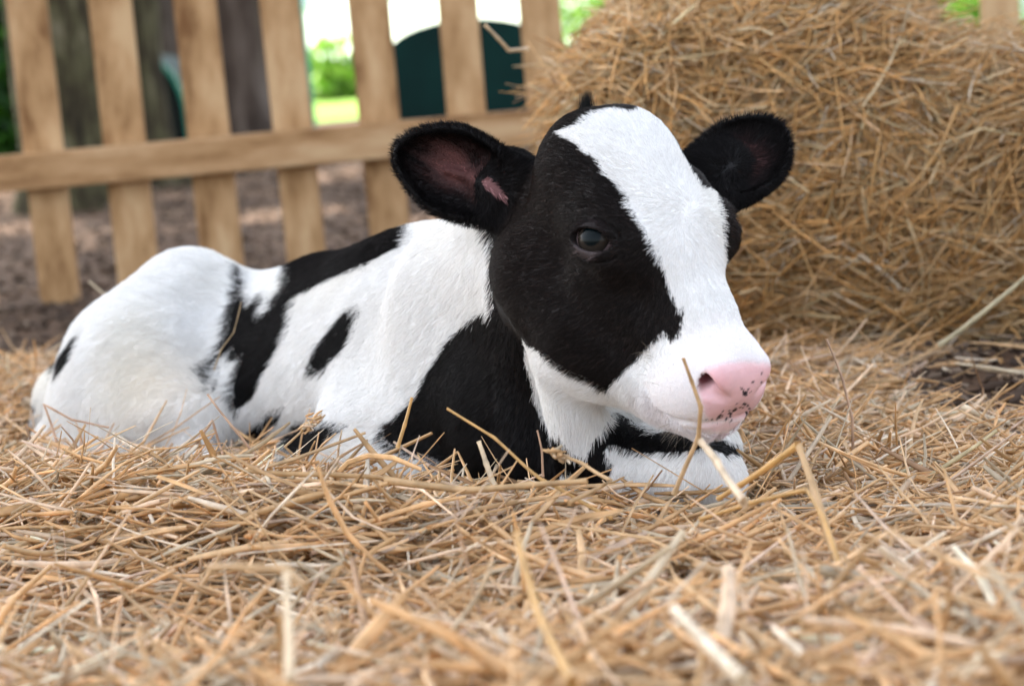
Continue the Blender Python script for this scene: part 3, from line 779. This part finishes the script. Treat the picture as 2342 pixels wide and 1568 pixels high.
TAN, PALE, GOLD, GREY, PINKY = (.55, .38, .21), (.68, .56, .40), (.60, .38, .15), (.50, .44, .34), (.56, .38, .27)
ST = [
 ([(1540, 1130, 1.80), (1597, 1000, 1.79), (1603, 930, 1.78), (1582, 870, 1.78), (1563, 818, 1.77)], .0022, TAN, 'kinked stalk rising in front of the pink nose', None),
 ([(1400, 1185, 1.76), (1240, 1095, 1.80), (1130, 1000, 1.83), (1022, 933, 1.86)], .0017, GOLD, 'thin slanting stalk across the dark chest', None),
 ([(1950, 1400, 1.56), (1905, 1250, 1.64), (1860, 1110, 1.68), (1826, 1018, 1.70)], .0040, TAN, 'thick bent stalk forming a peaked arch beside the knee', None),
 ([(1826, 1018, 1.70), (1760, 1062, 1.73), (1690, 1110, 1.76), (1640, 1140, 1.78)], .0032, GOLD, 'golden stalk leaning down to the left from the peaked arch', None),
 ([(1965, 1395, 1.51), (1920, 1290, 1.54), (1880, 1180, 1.58), (1845, 1120, 1.64), (1720, 1150, 1.68), (1600, 1185, 1.72)], .0026, GOLD, 'long bent golden stalk crossing in front of the knee', None),
 ([(910, 1020, 2.00), (925, 970, 2.00), (942, 910, 2.00)], .0020, GOLD, 'short upright stalk against the black chest patch', None),
 ([(1130, 1110, 1.90), (1110, 1060, 1.91), (1092, 1010, 1.92)], .0030, PALE, 'short pale upright stalk below the dark neck', None),
 ([(1950, 1060, 2.12), (1950, 960, 2.12), (1930, 870, 2.13), (1893, 775, 2.15)], .0016, PINKY, 'tall thin curved stalk standing right of the nose', None),
 ([(600, 1060, 2.10), (540, 985, 2.10), (475, 900, 2.12)], .0017, PINKY, 'thin straight stalk leaning over the belly', None),
 ([(405, 1060, 2.20), (450, 1010, 2.20), (486, 960, 2.20), (500, 1010, 2.20), (520, 1075, 2.18)], .0018, PINKY, 'peaked folded stalk below the flank', None),
 ([(690, 1060, 2.08), (650, 1020, 2.08), (690, 985, 2.08)], .0016, TAN, 'stalk with a feathery seed head below the belly', .022),
 ([(1300, 1150, 1.72), (1400, 1100, 1.76), (1330, 1060, 1.80), (1290, 1045, 1.81)], .0022, TAN, 'gnarled stalk with a tufted end in front of the white throat', .012),
 ([(880, 1100, 1.82), (1060, 1120, 1.80), (1200, 1108, 1.78), (1345, 1098, 1.76)], .0036, TAN, 'broad flat stalk lying across the crest of the litter', None),
 ([(1240, 1090, 1.95), (1238, 1030, 1.95), (1228, 985, 1.95)], .0012, PINKY, 'thin wavy stalk rising before the throat', None),
 ([(1700, 1560, 1.15), (1620, 1480, 1.20), (1540, 1395, 1.25)], .0058, (.74, .66, .54), 'thick pale cut stalk lying near the lower edge', None),
 ([(1310, 1560, 1.17), (1230, 1400, 1.25), (1200, 1290, 1.29), (1180, 1220, 1.32)], .0040, GOLD, 'long golden bent stalk in the near litter', None),
 ([(700, 1340, 1.25), (655, 1300, 1.27), (540, 1295, 1.29), (480, 1300, 1.31)], .0034, TAN, 'right-angled folded stalk lying in the near litter', None),
 ([(660, 1560, 1.17), (658, 1430, 1.21), (655, 1310, 1.25)], .0040, PALE, 'pale stalk lying straight towards the viewer beside the folded one', None),
 ([(2150, 790, 2.75), (2230, 730, 2.72), (2310, 665, 2.70), (2350, 630, 2.69)], .0036, (.60, .54, .38), 'long pale stalk leaning against the foot of the bale', None),
 ([(2200, 930, 2.35), (2250, 950, 2.33), (2310, 965, 2.31)], .0040, (.80, .72, .58), 'short flat stalk on the bare soil, coloured bright as a sunlit speck', None),  # sunlit speck put into the stalk's pale colour
 ([(2110, 1100, 1.98), (2190, 1050, 2.00), (2280, 985, 2.03)], .0026, (.60, .50, .30), 'straight greenish stalk lying right of the calf', None),
 ([(130, 1010, 2.30), (100, 925, 2.32), (165, 960, 2.30), (250, 975, 2.28)], .0017, PINKY, 'bent reddish stalk beside the rump', None),
 ([(250, 680, 3.20), (225, 660, 3.20), (203, 642, 3.20)], .0022, (.66, .58, .44), 'short pale stalk sticking up behind the hip', None),
 ([(1205, 112, 3.12), (1165, 116, 3.08), (1140, 90, 3.05), (1108, 58, 3.03)], .0032, PALE, 'curved pale stalk poking out of the left end of the bale', None),
 ([(1700, 1150, 1.56), (1640, 1060, 1.63), (1600, 1010, 1.65)], .0040, (.66, .54, .40), 'blurred pale stalk leaning before the white foreleg', None),
]
for p_, r_, c_, l_, h_ in ST: stalk('straw_stalk', p_, r_, c_, l_, head=h_)
# dry twig caught in the flank
stalk('dry_twig', [(490, 845, 2.50), (505, 800, 2.50), (535, 760, 2.51), (548, 700, 2.52), (550, 690, 2.52)], .0008, (.42, .30, .16), 'thin dry twig caught in the fur of the flank', 'twig', group=None)

# ------------------------------------------------------------------ bale
def bale(name, loc, rz, size, label, seed, nstraw, tone=1.):
    root = empty(name, loc, label=label, cat='straw bale')
    root.rotation_euler = (0, 0, rz)
    r = np.random.default_rng(seed); sx_, sy_, sz_ = np.array(size) / 2
    # core: rounded lumpy block
    g = 22; V, F = [], []
    bm = bmesh.new(); bmesh.ops.create_cube(bm, size=2); bmesh.ops.subdivide_edges(bm, edges=bm.edges, cuts=g, use_grid_fill=True)
    co = np.array([v.co[:] for v in bm.verts])
    def shape(co):
        s = norm(co) * 1.0; nrm6 = (np.sum(np.abs(co) ** 9, 1)) ** (1 / 9); q = co / nrm6[:, None]
        q = q * np.array([sx_, sy_, sz_])
        nn = norm(q / np.array([sx_, sy_, sz_]) ** 2 * min(sx_, sy_, sz_))
        off = (NZ[seed % 6](q + seed, 6.) - .5) * .085 + (NZ[(seed + 1) % 6](q, 17.) - .5) * .03
        q = q + nn * off[:, None]; q[:, 2] += sz_; q[:, 2] *= 1 - .25 * np.clip((q[:, 0] + .24) / .24, 0, 1) - .08 * np.clip((-.40 - q[:, 0]) / .15, 0, 1)
        return q, nn
    q, nn = shape(co)
    for v, c in zip(bm.verts, q): v.co = c
    for f_ in bm.faces: f_.smooth = True
    me = bpy.data.meshes.new('bale_core'); bm.to_mesh(me); bm.free()
    M = noise_mat('bale_core_material', ((.10, .055, .022), (.26, .16, .07), (.42, .29, .14)), (.35, .55, .75), 30, rough=.9, detail=8)
    me.materials.append(M); o = bpy.data.objects.new('bale_core', me); C.objects.link(o); o.parent = root
    # shell of stalks
    n = nstraw; face = r.choice(4, n, p=[.42, .26, .16, .16]); a = r.uniform(-1, 1, n); b = r.uniform(-1, 1, n)
    co = np.where((face == 0)[:, None], np.stack([a, -np.ones(n), b], -1), np.where((face == 1)[:, None], np.stack([a, b, np.ones(n)], -1), np.stack([np.where(face == 2, -1., 1.), a, b], -1)))
    P, N = shape(co)
    t1 = norm(np.cross(N, np.array([0, 0, 1.]) + r.normal(0, .05, (n, 3)))); t2 = np.cross(N, t1)
    th = np.where(r.random(n) < .45, r.normal(.1, .5, n), r.uniform(0, 6.3, n))
    D = t1 * np.cos(th)[:, None] + t2 * np.sin(th)[:, None] + N * r.normal(0, .16, (n, 1))
    edge = np.sort(np.abs(co), 1)[:, 1]; Ln = np.clip(r.lognormal(math.log(.125), .45, n), .03, .28) * (1 - .6 * np.clip((edge - .72) / .2, 0, 1)); Ln = np.where(np.abs(N[:, 0]) > .5, Ln * .55, Ln)
    P = P + N * (r.random((n, 1)) ** 1.6 * .040 - .012)
    W = np.clip(r.lognormal(math.log(.00105), .42, n), .0005, .0028)
    cols = straw_cols(n, r) * np.array([1.0, .91, .70]) * tone
    pale = r.random(n) < .05; cols[pale] = np.array([.72, .62, .48])
    me, _ = straw_mesh('straw_cover', P, D, Ln, W, r, cols, 6, 5, .14, .3, np.where(r.random(n) < .10, .45, 1.))
    me.materials.append(M_STRAW); o = bpy.data.objects.new('straw_cover', me); C.objects.link(o); o.parent = root; o['kind'] = 'stuff'
    for tx in (-.18, .62):                                                    # twine loops
        K = 60; ph = np.linspace(0, 2 * np.pi, K, endpoint=False)
        cc = np.stack([np.full(K, tx), -np.cos(ph) * 1.3, np.sin(ph) * 1.3], -1); cc[:, 1:] = np.clip(cc[:, 1:], -1, 1)
        P, N = shape(cc); P = P + N * .014; P[:, 0] += .010 * np.sin(ph * 3)
        tan = norm(np.roll(P, -1, 0) - np.roll(P, 1, 0)); A_ = norm(np.cross(tan, [1, 0, 0])); B_ = np.cross(tan, A_)
        ang = np.linspace(0, 2 * np.pi, 6, endpoint=False)
        V = (P[:, None] + A_[:, None] * np.cos(ang)[None, :, None] * .002 + B_[:, None] * np.sin(ang)[None, :, None] * .002).reshape(-1, 3)
        F = [[j * 6 + s, j * 6 + (s + 1) % 6, ((j + 1) % K) * 6 + (s + 1) % 6, ((j + 1) % K) * 6 + s] for j in range(K) for s in range(6)]
        me = mesh_np('twine', V, F); me.materials.append(M_TWINE); o = bpy.data.objects.new('twine', me); C.objects.link(o); o.parent = root
    return root
bale('straw_bale', (.695, 3.24, 0), rad(-4), (1.12, .55, .50), 'big loosened golden straw bale standing behind the calf', 2, 46000)
print('bale', round(time.time() - T0, 1))

# ------------------------------------------------------------------ fence
def box_bm(bm, lo, hi, bev=.004):
    r = bmesh.ops.create_cube(bm, size=1)
    for v in r['verts']: v.co = Vector([(lo[k] + hi[k]) / 2 + v.co[k] * (hi[k] - lo[k]) for k in range(3)])
    if bev:
        es = {e for v in r['verts'] for e in v.link_edges}
        bmesh.ops.bevel(bm, geom=list(es), offset=bev, segments=2, profile=.6, affect='EDGES')
def bm_obj(name, bm, m_, parent=None, smooth=False):
    me = bpy.data.meshes.new(name); bm.to_mesh(me); bm.free()
    if smooth: me.polygons.foreach_set('use_smooth', [True] * len(me.polygons))
    return link(name, me, m_, parent)
FY = 4.5
fence = empty('picket_fence', (0, FY, 0), label='low wooden picket fence running behind the calf and the bale', cat='fence')
rf = np.random.default_rng(21)
def picket_at(u, v=330):
    return at(u, v, FY)[0]
xs = [picket_at(u, 100) for u in (68, 257, 454, 650, 851, 1052, 1241)]
step = (xs[-1] - xs[0]) / 6
xs = [xs[0] - 2 * step, xs[0] - step] + xs + [xs[-1] + step * k for k in (1, 2, 3)] + [picket_at(2044, 30), picket_at(2290, 30), picket_at(2290, 30) + .11, picket_at(2290, 30) + .29, picket_at(2290, 30) + .47]
for i, x in enumerate(xs):
    bm = bmesh.new(); w = .0415 * rf.uniform(.94, 1.05); tilt = rf.normal(0, .006)
    r_ = bmesh.ops.create_cube(bm, size=1)
    for v in r_['verts']:
        s = 1 if v.co.z > 0 else 0
        v.co = Vector((x + v.co.x * 2 * w + (s - .3) * tilt, FY + .012 + v.co.y * .02 + rf.normal(0, .001), (.78 + rf.normal(0, .01)) if s else -.02))
    # pointed top
    bmesh.ops.bevel(bm, geom=list(bm.edges), offset=.003, segments=2, affect='EDGES')
    o = bm_obj('picket', bm, M_WOOD, fence)
    o.matrix_parent_inverse = Matrix.Translation((0, FY, 0)).inverted()
for zc in (.278, .70):
    bm = bmesh.new(); box_bm(bm, (-2.2, FY - .045, zc - .037), (2.6, FY - .001, zc + .037), .006)
    bm_obj('rail', bm, M_RAIL, fence)
for x in (-2.15, 2.5):
    bm = bmesh.new(); box_bm(bm, (x - .05, FY + .025, -.02), (x + .05, FY + .125, .85), .006); bm_obj('post', bm, M_WOOD, fence)

# ------------------------------------------------------------------ ground
def sheet(name, x0, x1, y0, y1, z, m_, n=60, amp=0.):
    X, Y = np.meshgrid(np.linspace(x0, x1, n), np.linspace(y0, y1, n), indexing='ij'); P = np.stack([X, Y, np.full_like(X, z)], -1).reshape(-1, 3)
    if amp: P[:, 2] += (NZ[0](P, 1.7) - .5) * amp
    I = np.arange(n * n).reshape(n, n); F = np.stack([I[:-1, :-1], I[1:, :-1], I[1:, 1:], I[:-1, 1:]], -1).reshape(-1, 4)
    o = link(name, mesh_np(name, P, F), m_); o['kind'] = 'structure'; return o
sheet('ground', -150, 150, -60, 300, -.012, M_DIRT, 40)
sheet('pen_floor', -3.5, 3.5, -.5, 6.5, 0, M_DIRT, 120, .012)
sheet('lawn', -60, 60, 13.0, 120, .0, M_LAWN, 60)
# bark chips and dead leaves beyond the fence and under the straw
def litter():
    r = np.random.default_rng(31); n = 26000
    y = 2.2 + 9.5 * r.random(n) ** 1.6; x = r.uniform(-1, 1, n) * (.45 + .33 * y)
    P = np.stack([x, y, r.uniform(.004, .014, n)], -1); az = r.uniform(0, 6.3, n); el = r.normal(0, .3, n)
    D = np.stack([np.cos(az) * np.cos(el), np.sin(az) * np.cos(el), np.sin(el)], -1)
    keep = calf_sdf(P) > .012; P, D = P[keep], D[keep]; n = len(P)
    pal = np.array([[.075, .050, .036], [.11, .076, .054], [.16, .115, .082], [.05, .034, .025], [.23, .17, .125]]); c = pal[r.choice(5, n, p=[.3, .3, .2, .12, .08])]
    me, _ = straw_mesh('bark_chips', P, D, r.uniform(.010, .035, n), r.uniform(.0015, .0045, n), r, c, 3, 5, .1, 0, np.full(n, .3))
    tag(link('bark_chips', me, attr_mat('chips', .8, .2)), 'brown bark chips and dead leaves covering the earth around the fence', 'bark chips', kind='stuff')
litter()

# ------------------------------------------------------------------ trees and things beyond
def leaves_mesh(name, Pm, size, r, pal, spread=1.):
    n = len(Pm); a = norm(r.normal(0, 1, (n, 3))); b = norm(np.cross(a, r.normal(0, 1, (n, 3)))); s = size * r.uniform(.6, 1.4, (n, 1))
    V = np.stack([Pm - a * s, Pm + b * s * .45, Pm + a * s, Pm - b * s * .45], 1).reshape(-1, 3); F = np.arange(n * 4).reshape(-1, 4)
    c = np.asarray(pal)[r.integers(0, len(pal), n)] * r.normal(1, .15, (n, 1))
    return mesh_np(name, V, F, np.repeat(np.clip(c, .01, .9), 4, 0), False)
def tree(x, y, r0, m_, label, seed, crown=None, nleaf=9000, h=4.2, lean=(0, 0), leafsize=.10):
    root = empty('tree', (x, y, 0), label=label, cat='tree', group='trees standing beyond the fence')
    r = np.random.default_rng(seed); K, S = 26, 28; z = np.linspace(-.1, h + 1.2, K)
    ang = np.linspace(0, 2 * np.pi, S, endpoint=False)
    R = r0 * (1 - .10 * z / h) + r0 * .55 * np.exp(-z / .12) * .5
    V = np.stack([R[:, None] * np.cos(ang) * (1 + .06 * np.sin(ang * 5 + seed)) + lean[0] * z[:, None], R[:, None] * np.sin(ang) * (1 + .06 * np.sin(ang * 5 + seed)) + lean[1] * z[:, None], np.tile(z[:, None], (1, S))], -1)
    V = V + (vnoise(V.reshape(-1, 3) + seed, 7.).reshape(V.shape)) * np.array([.02, .02, 0])
    F = [[j * S + s, j * S + (s + 1) % S, (j + 1) * S + (s + 1) % S, (j + 1) * S + s] for j in range(K - 1) for s in range(S)]
    me = mesh_np('trunk', V.reshape(-1, 3), F); me.materials.append(m_); o = bpy.data.objects.new('trunk', me); C.objects.link(o); o.parent = root
    if crown is not None:  # unseen crown, placed up-sun so that it shades pen and fence
        c, rr = np.array(crown[0]) - np.array([x, y, 0]), np.array(crown[1]); top = np.array([lean[0] * h, lean[1] * h, h])
        n = nleaf; cl = norm(r.normal(0, 1, (70, 3))) * (r.random((70, 1)) ** .4) * rr * .85 + c
        P = cl[r.integers(0, 70, n)] + r.normal(0, 1, (n, 3)) * rr * .16
        W0 = P + np.array([x, y, 0]); G = W0[:, :2] - SUN_DIR[:2] * (W0[:, 2:] / SUN_DIR[2]); keep = np.ones(n, bool)
        for gx, gy, gr in SUN_GAPS: keep &= np.hypot(G[:, 0] - gx, (G[:, 1] - gy) * .6) > gr
        P = P[keep]
        me = leaves_mesh('crown', P, leafsize, r, [(.05, .11, .02), (.08, .16, .03), (.035, .08, .015), (.11, .20, .04)]); me.materials.append(M_LEAF)
        o = bpy.data.objects.new('crown', me); C.objects.link(o); o.parent = root
        segs = []
        Vb, Fb = [], []
        for k in range(9):
            e = cl[k * 7]; p0 = top * r.uniform(.75, 1.1); K2 = 8
            for j in range(K2):
                t = j / (K2 - 1); p_ = p0 * (1 - t) + e * t + np.array([0, 0, .5 * math.sin(t * 3.1)]) ; rr2 = r0 * .4 * (1 - t * .8)
                for s in range(6): Vb.append(p_ + rr2 * np.array([math.cos(s * 1.047), math.sin(s * 1.047), 0]))
            b0 = k * K2 * 6
            Fb += [[b0 + j * 6 + s, b0 + j * 6 + (s + 1) % 6, b0 + (j + 1) * 6 + (s + 1) % 6, b0 + (j + 1) * 6 + s] for j in range(K2 - 1) for s in range(6)]
        me = mesh_np('branches', Vb, Fb); me.materials.append(m_); o = bpy.data.objects.new('branches', me); C.objects.link(o); o.parent = root
    return root
def on_ground(u, v):
    d = FW * FPX + RT * (u - 1171) - UP * (v - 784); return CAM - d * (CAM[2] / d[2])
SUN_GAPS = [(*on_ground(u, v)[:2], g) for u, v, g in ((632, 496, .15), (560, 500, .12), (725, 488, .12), (12, 520, .22), (812, 388, .26), (1010, 500, .12), (190, 545, .08), (300, 700, .05))]  # gaps cut in the unseen crowns so sun spots land here
P1 = at(165, 400, 7.5)[0]; P2 = at(325, 400, 8.2)[0]; P3 = at(556, 300, 12.)[0]; P4 = at(388, 200, 10.5)[0]
tree(P1, 7.5, .150, M_BARK, 'mossy brown tree trunk seen between the first and second pickets', 3, ((-2.6, 5.6, 5.6), (3.6, 3.9, 1.5)), 26000, 4.6)
tree(P2, 8.2, .125, M_BARK, 'dark greenish trunk close right of the mossy one', 8, ((-3.6, 4.0, 6.8), (3.4, 3.8, 1.3)), 20000, 5.4)
tree(P4, 10.5, .13, M_BARK2, 'slender grey trunk behind the green arched hutch', 14, ((-4.6, 10.4, 7.0), (3.3, 3.2, 1.5)), 7000, 5.2)
tree(P3, 12., .170, M_BARK2, 'broad dark grey trunk between the third and fourth pickets', 12, ((-2.4, 13.2, 7.2), (3.2, 2.6, 1.5)), 12000, 5.2)

def shrub(name, u, v, Y, size, label, seed, n=1500, pal=None, ls=.05, grp='bright shrubs beyond the lawn'):
    c = at(u, v, Y); r = np.random.default_rng(seed)
    root = empty(name, (c[0], Y, 0), label=label, cat='shrub', group=grp)
    P = norm(r.normal(0, 1, (n, 3))) * (r.random((n, 1)) ** .45) * np.array(size); P[:, 2] = np.abs(P[:, 2] + c[2] * .9)
    me = leaves_mesh('foliage', P, ls, r, pal or [(.16, .32, .03), (.24, .42, .05), (.10, .22, .03), (.34, .50, .10)]); me.materials.append(M_LEAF)
    o = bpy.data.objects.new('foliage', me); C.objects.link(o); o.parent = root
    Vb, Fb = [], []
    for k in range(7):
        e = P[k * 11]; 
        for j in range(4):
            t = j / 3
            for s in range(5): Vb.append(e * t * np.array([1, 1, 1]) + .012 * (1.2 - t) * np.array([math.cos(s * 1.257), math.sin(s * 1.257), 0]))
        b0 = k * 20; Fb += [[b0 + j * 5 + s, b0 + j * 5 + (s + 1) % 5, b0 + (j + 1) * 5 + (s + 1) % 5, b0 + (j + 1) * 5 + s] for j in range(3) for s in range(5)]
    me = mesh_np('stems', Vb, Fb); me.materials.append(M_BARK2); o = bpy.data.objects.new('stems', me); C.objects.link(o); o.parent = root
shrub('shrub', 765, 200, 17, (.36, .3, .42), 'sunlit yellow-green shrub seen between the fourth and fifth pickets', 41, 620, ls=.06)
shrub('shrub', 1340, 30, 18, (.5, .4, .5), 'pale sunlit bush showing above the left end of the bale', 42, 900)
shrub('shrub', 2195, 40, 16, (.5, .4, .45), 'bright green bush glimpsed at the upper right behind the bale', 43, 1500)
shrub('shrub', -30, 170, 9.5, (.35, .35, .9), 'deep green bush at the far left behind the fence', 44, 3500, [(.04, .14, .015), (.07, .22, .02), (.02, .08, .01)], .05, 'bushes left of the trunks')

def hutch(u0, u1, vt, vb, Y, label, rim=False, dz=.5, arch=.38):
    x0, x1 = at(u0, 200, Y)[0], at(u1, 200, Y)[0]; zt = at((u0 + u1) / 2, vt, Y)[2]
    root = empty('arched_hutch', ((x0 + x1) / 2, Y, 0), label=label, cat='hutch', group='green arched hutches behind the fence')
    w = (x1 - x0) / 2; hs_ = max(zt - w * arch, .05)
    prof = [(-w, 0), (-w, hs_)] + [(-w * math.cos(t), hs_ + (zt - hs_) * math.sin(t)) for t in np.linspace(0, math.pi, 17)[1:-1]] + [(w, hs_), (w, 0)]
    def ext(name, pr_, y0, y1, m_):
        n = len(pr_); V = [(a, y0, b) for a, b in pr_] + [(a, y1, b) for a, b in pr_]
        bm = bmesh.new(); vs = [bm.verts.new(v) for v in V]
        for i in range(n): bm.faces.new((vs[i], vs[(i + 1) % n], vs[n + (i + 1) % n], vs[n + i]))
        bm.faces.new(vs[:n][::-1]); bm.faces.new(vs[n:])
        bmesh.ops.recalc_face_normals(bm, faces=bm.faces)
        me = bpy.data.meshes.new(name); bm.to_mesh(me); bm.free(); me.materials.append(m_)
        o = bpy.data.objects.new(name, me); C.objects.link(o); o.parent = root
    ext('shell', prof, 0, dz, M_GREEN)
    outer = prof; inner = [(a * .90, b * .955 if b > 0 else 0) for a, b in prof]
    if rim:
        n = len(prof); bm = bmesh.new(); rows = []
        for yy, pr_ in ((-.03, outer), (-.03, inner), (-.002, inner), (-.002, outer)): rows.append([bm.verts.new((a, yy, b)) for a, b in pr_])
        for k in range(4):
            for i in range(n - 1): bm.faces.new((rows[k][i], rows[k][i + 1], rows[(k + 1) % 4][i + 1], rows[(k + 1) % 4][i]))
        bmesh.ops.recalc_face_normals(bm, faces=bm.faces)
        me = bpy.data.meshes.new('rim'); bm.to_mesh(me); bm.free(); me.materials.append(M_GREENRIM); o = bpy.data.objects.new('rim', me); C.objects.link(o); o.parent = root
        ext('inside_shade_panel', [(a * .88, b * .94 if b > 0 else 0) for a, b in prof], -.006, -.003, M_DARK)  # flat dark panel on the solid shell stands for the shaded inside
hutch(893, 1250, 42, 335, 9.0, 'dark green arched hutch standing between the fifth and seventh pickets')
hutch(255, 424, 128, 480, 8.6, 'dark green arched hutch with a lighter rim half hidden by the trunk', True, arch=1.7)
hutch(1885, 2160, -40, 335, 9.6, 'dark green arched hutch glimpsed over the top of the bale')

# teal pole
c = at(703, 200, 9.5); bm = bmesh.new()
bmesh.ops.create_cone(bm, cap_ends=True, segments=20, radius1=.022, radius2=.022, depth=2.2, matrix=Matrix.Translation((0, 0, 1.1)))
bmesh.ops.create_cone(bm, cap_ends=True, segments=20, radius1=.06, radius2=.05, depth=.02, matrix=Matrix.Translation((0, 0, .01)))
me = bpy.data.meshes.new('pole'); bm.to_mesh(me); bm.free(); me.materials.append(M_TEAL)
o = bpy.data.objects.new('pole', me); o.location = (c[0], 9.5, 0); C.objects.link(o); tag(o, 'slim teal metal pole right of the fourth picket', 'pole')

# white building far behind
B = empty('white_building', (-.7, 30, 0), label='long bright white building beyond the lawn', cat='building')
def bpart(name, lo, hi, m_):
    bm = bmesh.new(); box_bm(bm, lo, hi, 0); me = bpy.data.meshes.new(name); bm.to_mesh(me); bm.free(); me.materials.append(m_)
    o = bpy.data.objects.new(name, me); C.objects.link(o); o.parent = B
B.rotation_euler = (0, 0, math.atan2(-.9, .43))
bpart('wall', (-11, .003, 0), (9, 5, 3.0), M_WHITEWALL)
bpart('roof', (-11.3, -.3, 3.003), (9.3, 5.3, 3.2), M_WHITEWALL)
for xw in (-4.5, -1., 3.2): bpart('window', (xw - .4, -.03, .95), (xw + .4, .001, 2.0), M_GLASS)
print('done', round(time.time() - T0, 1))
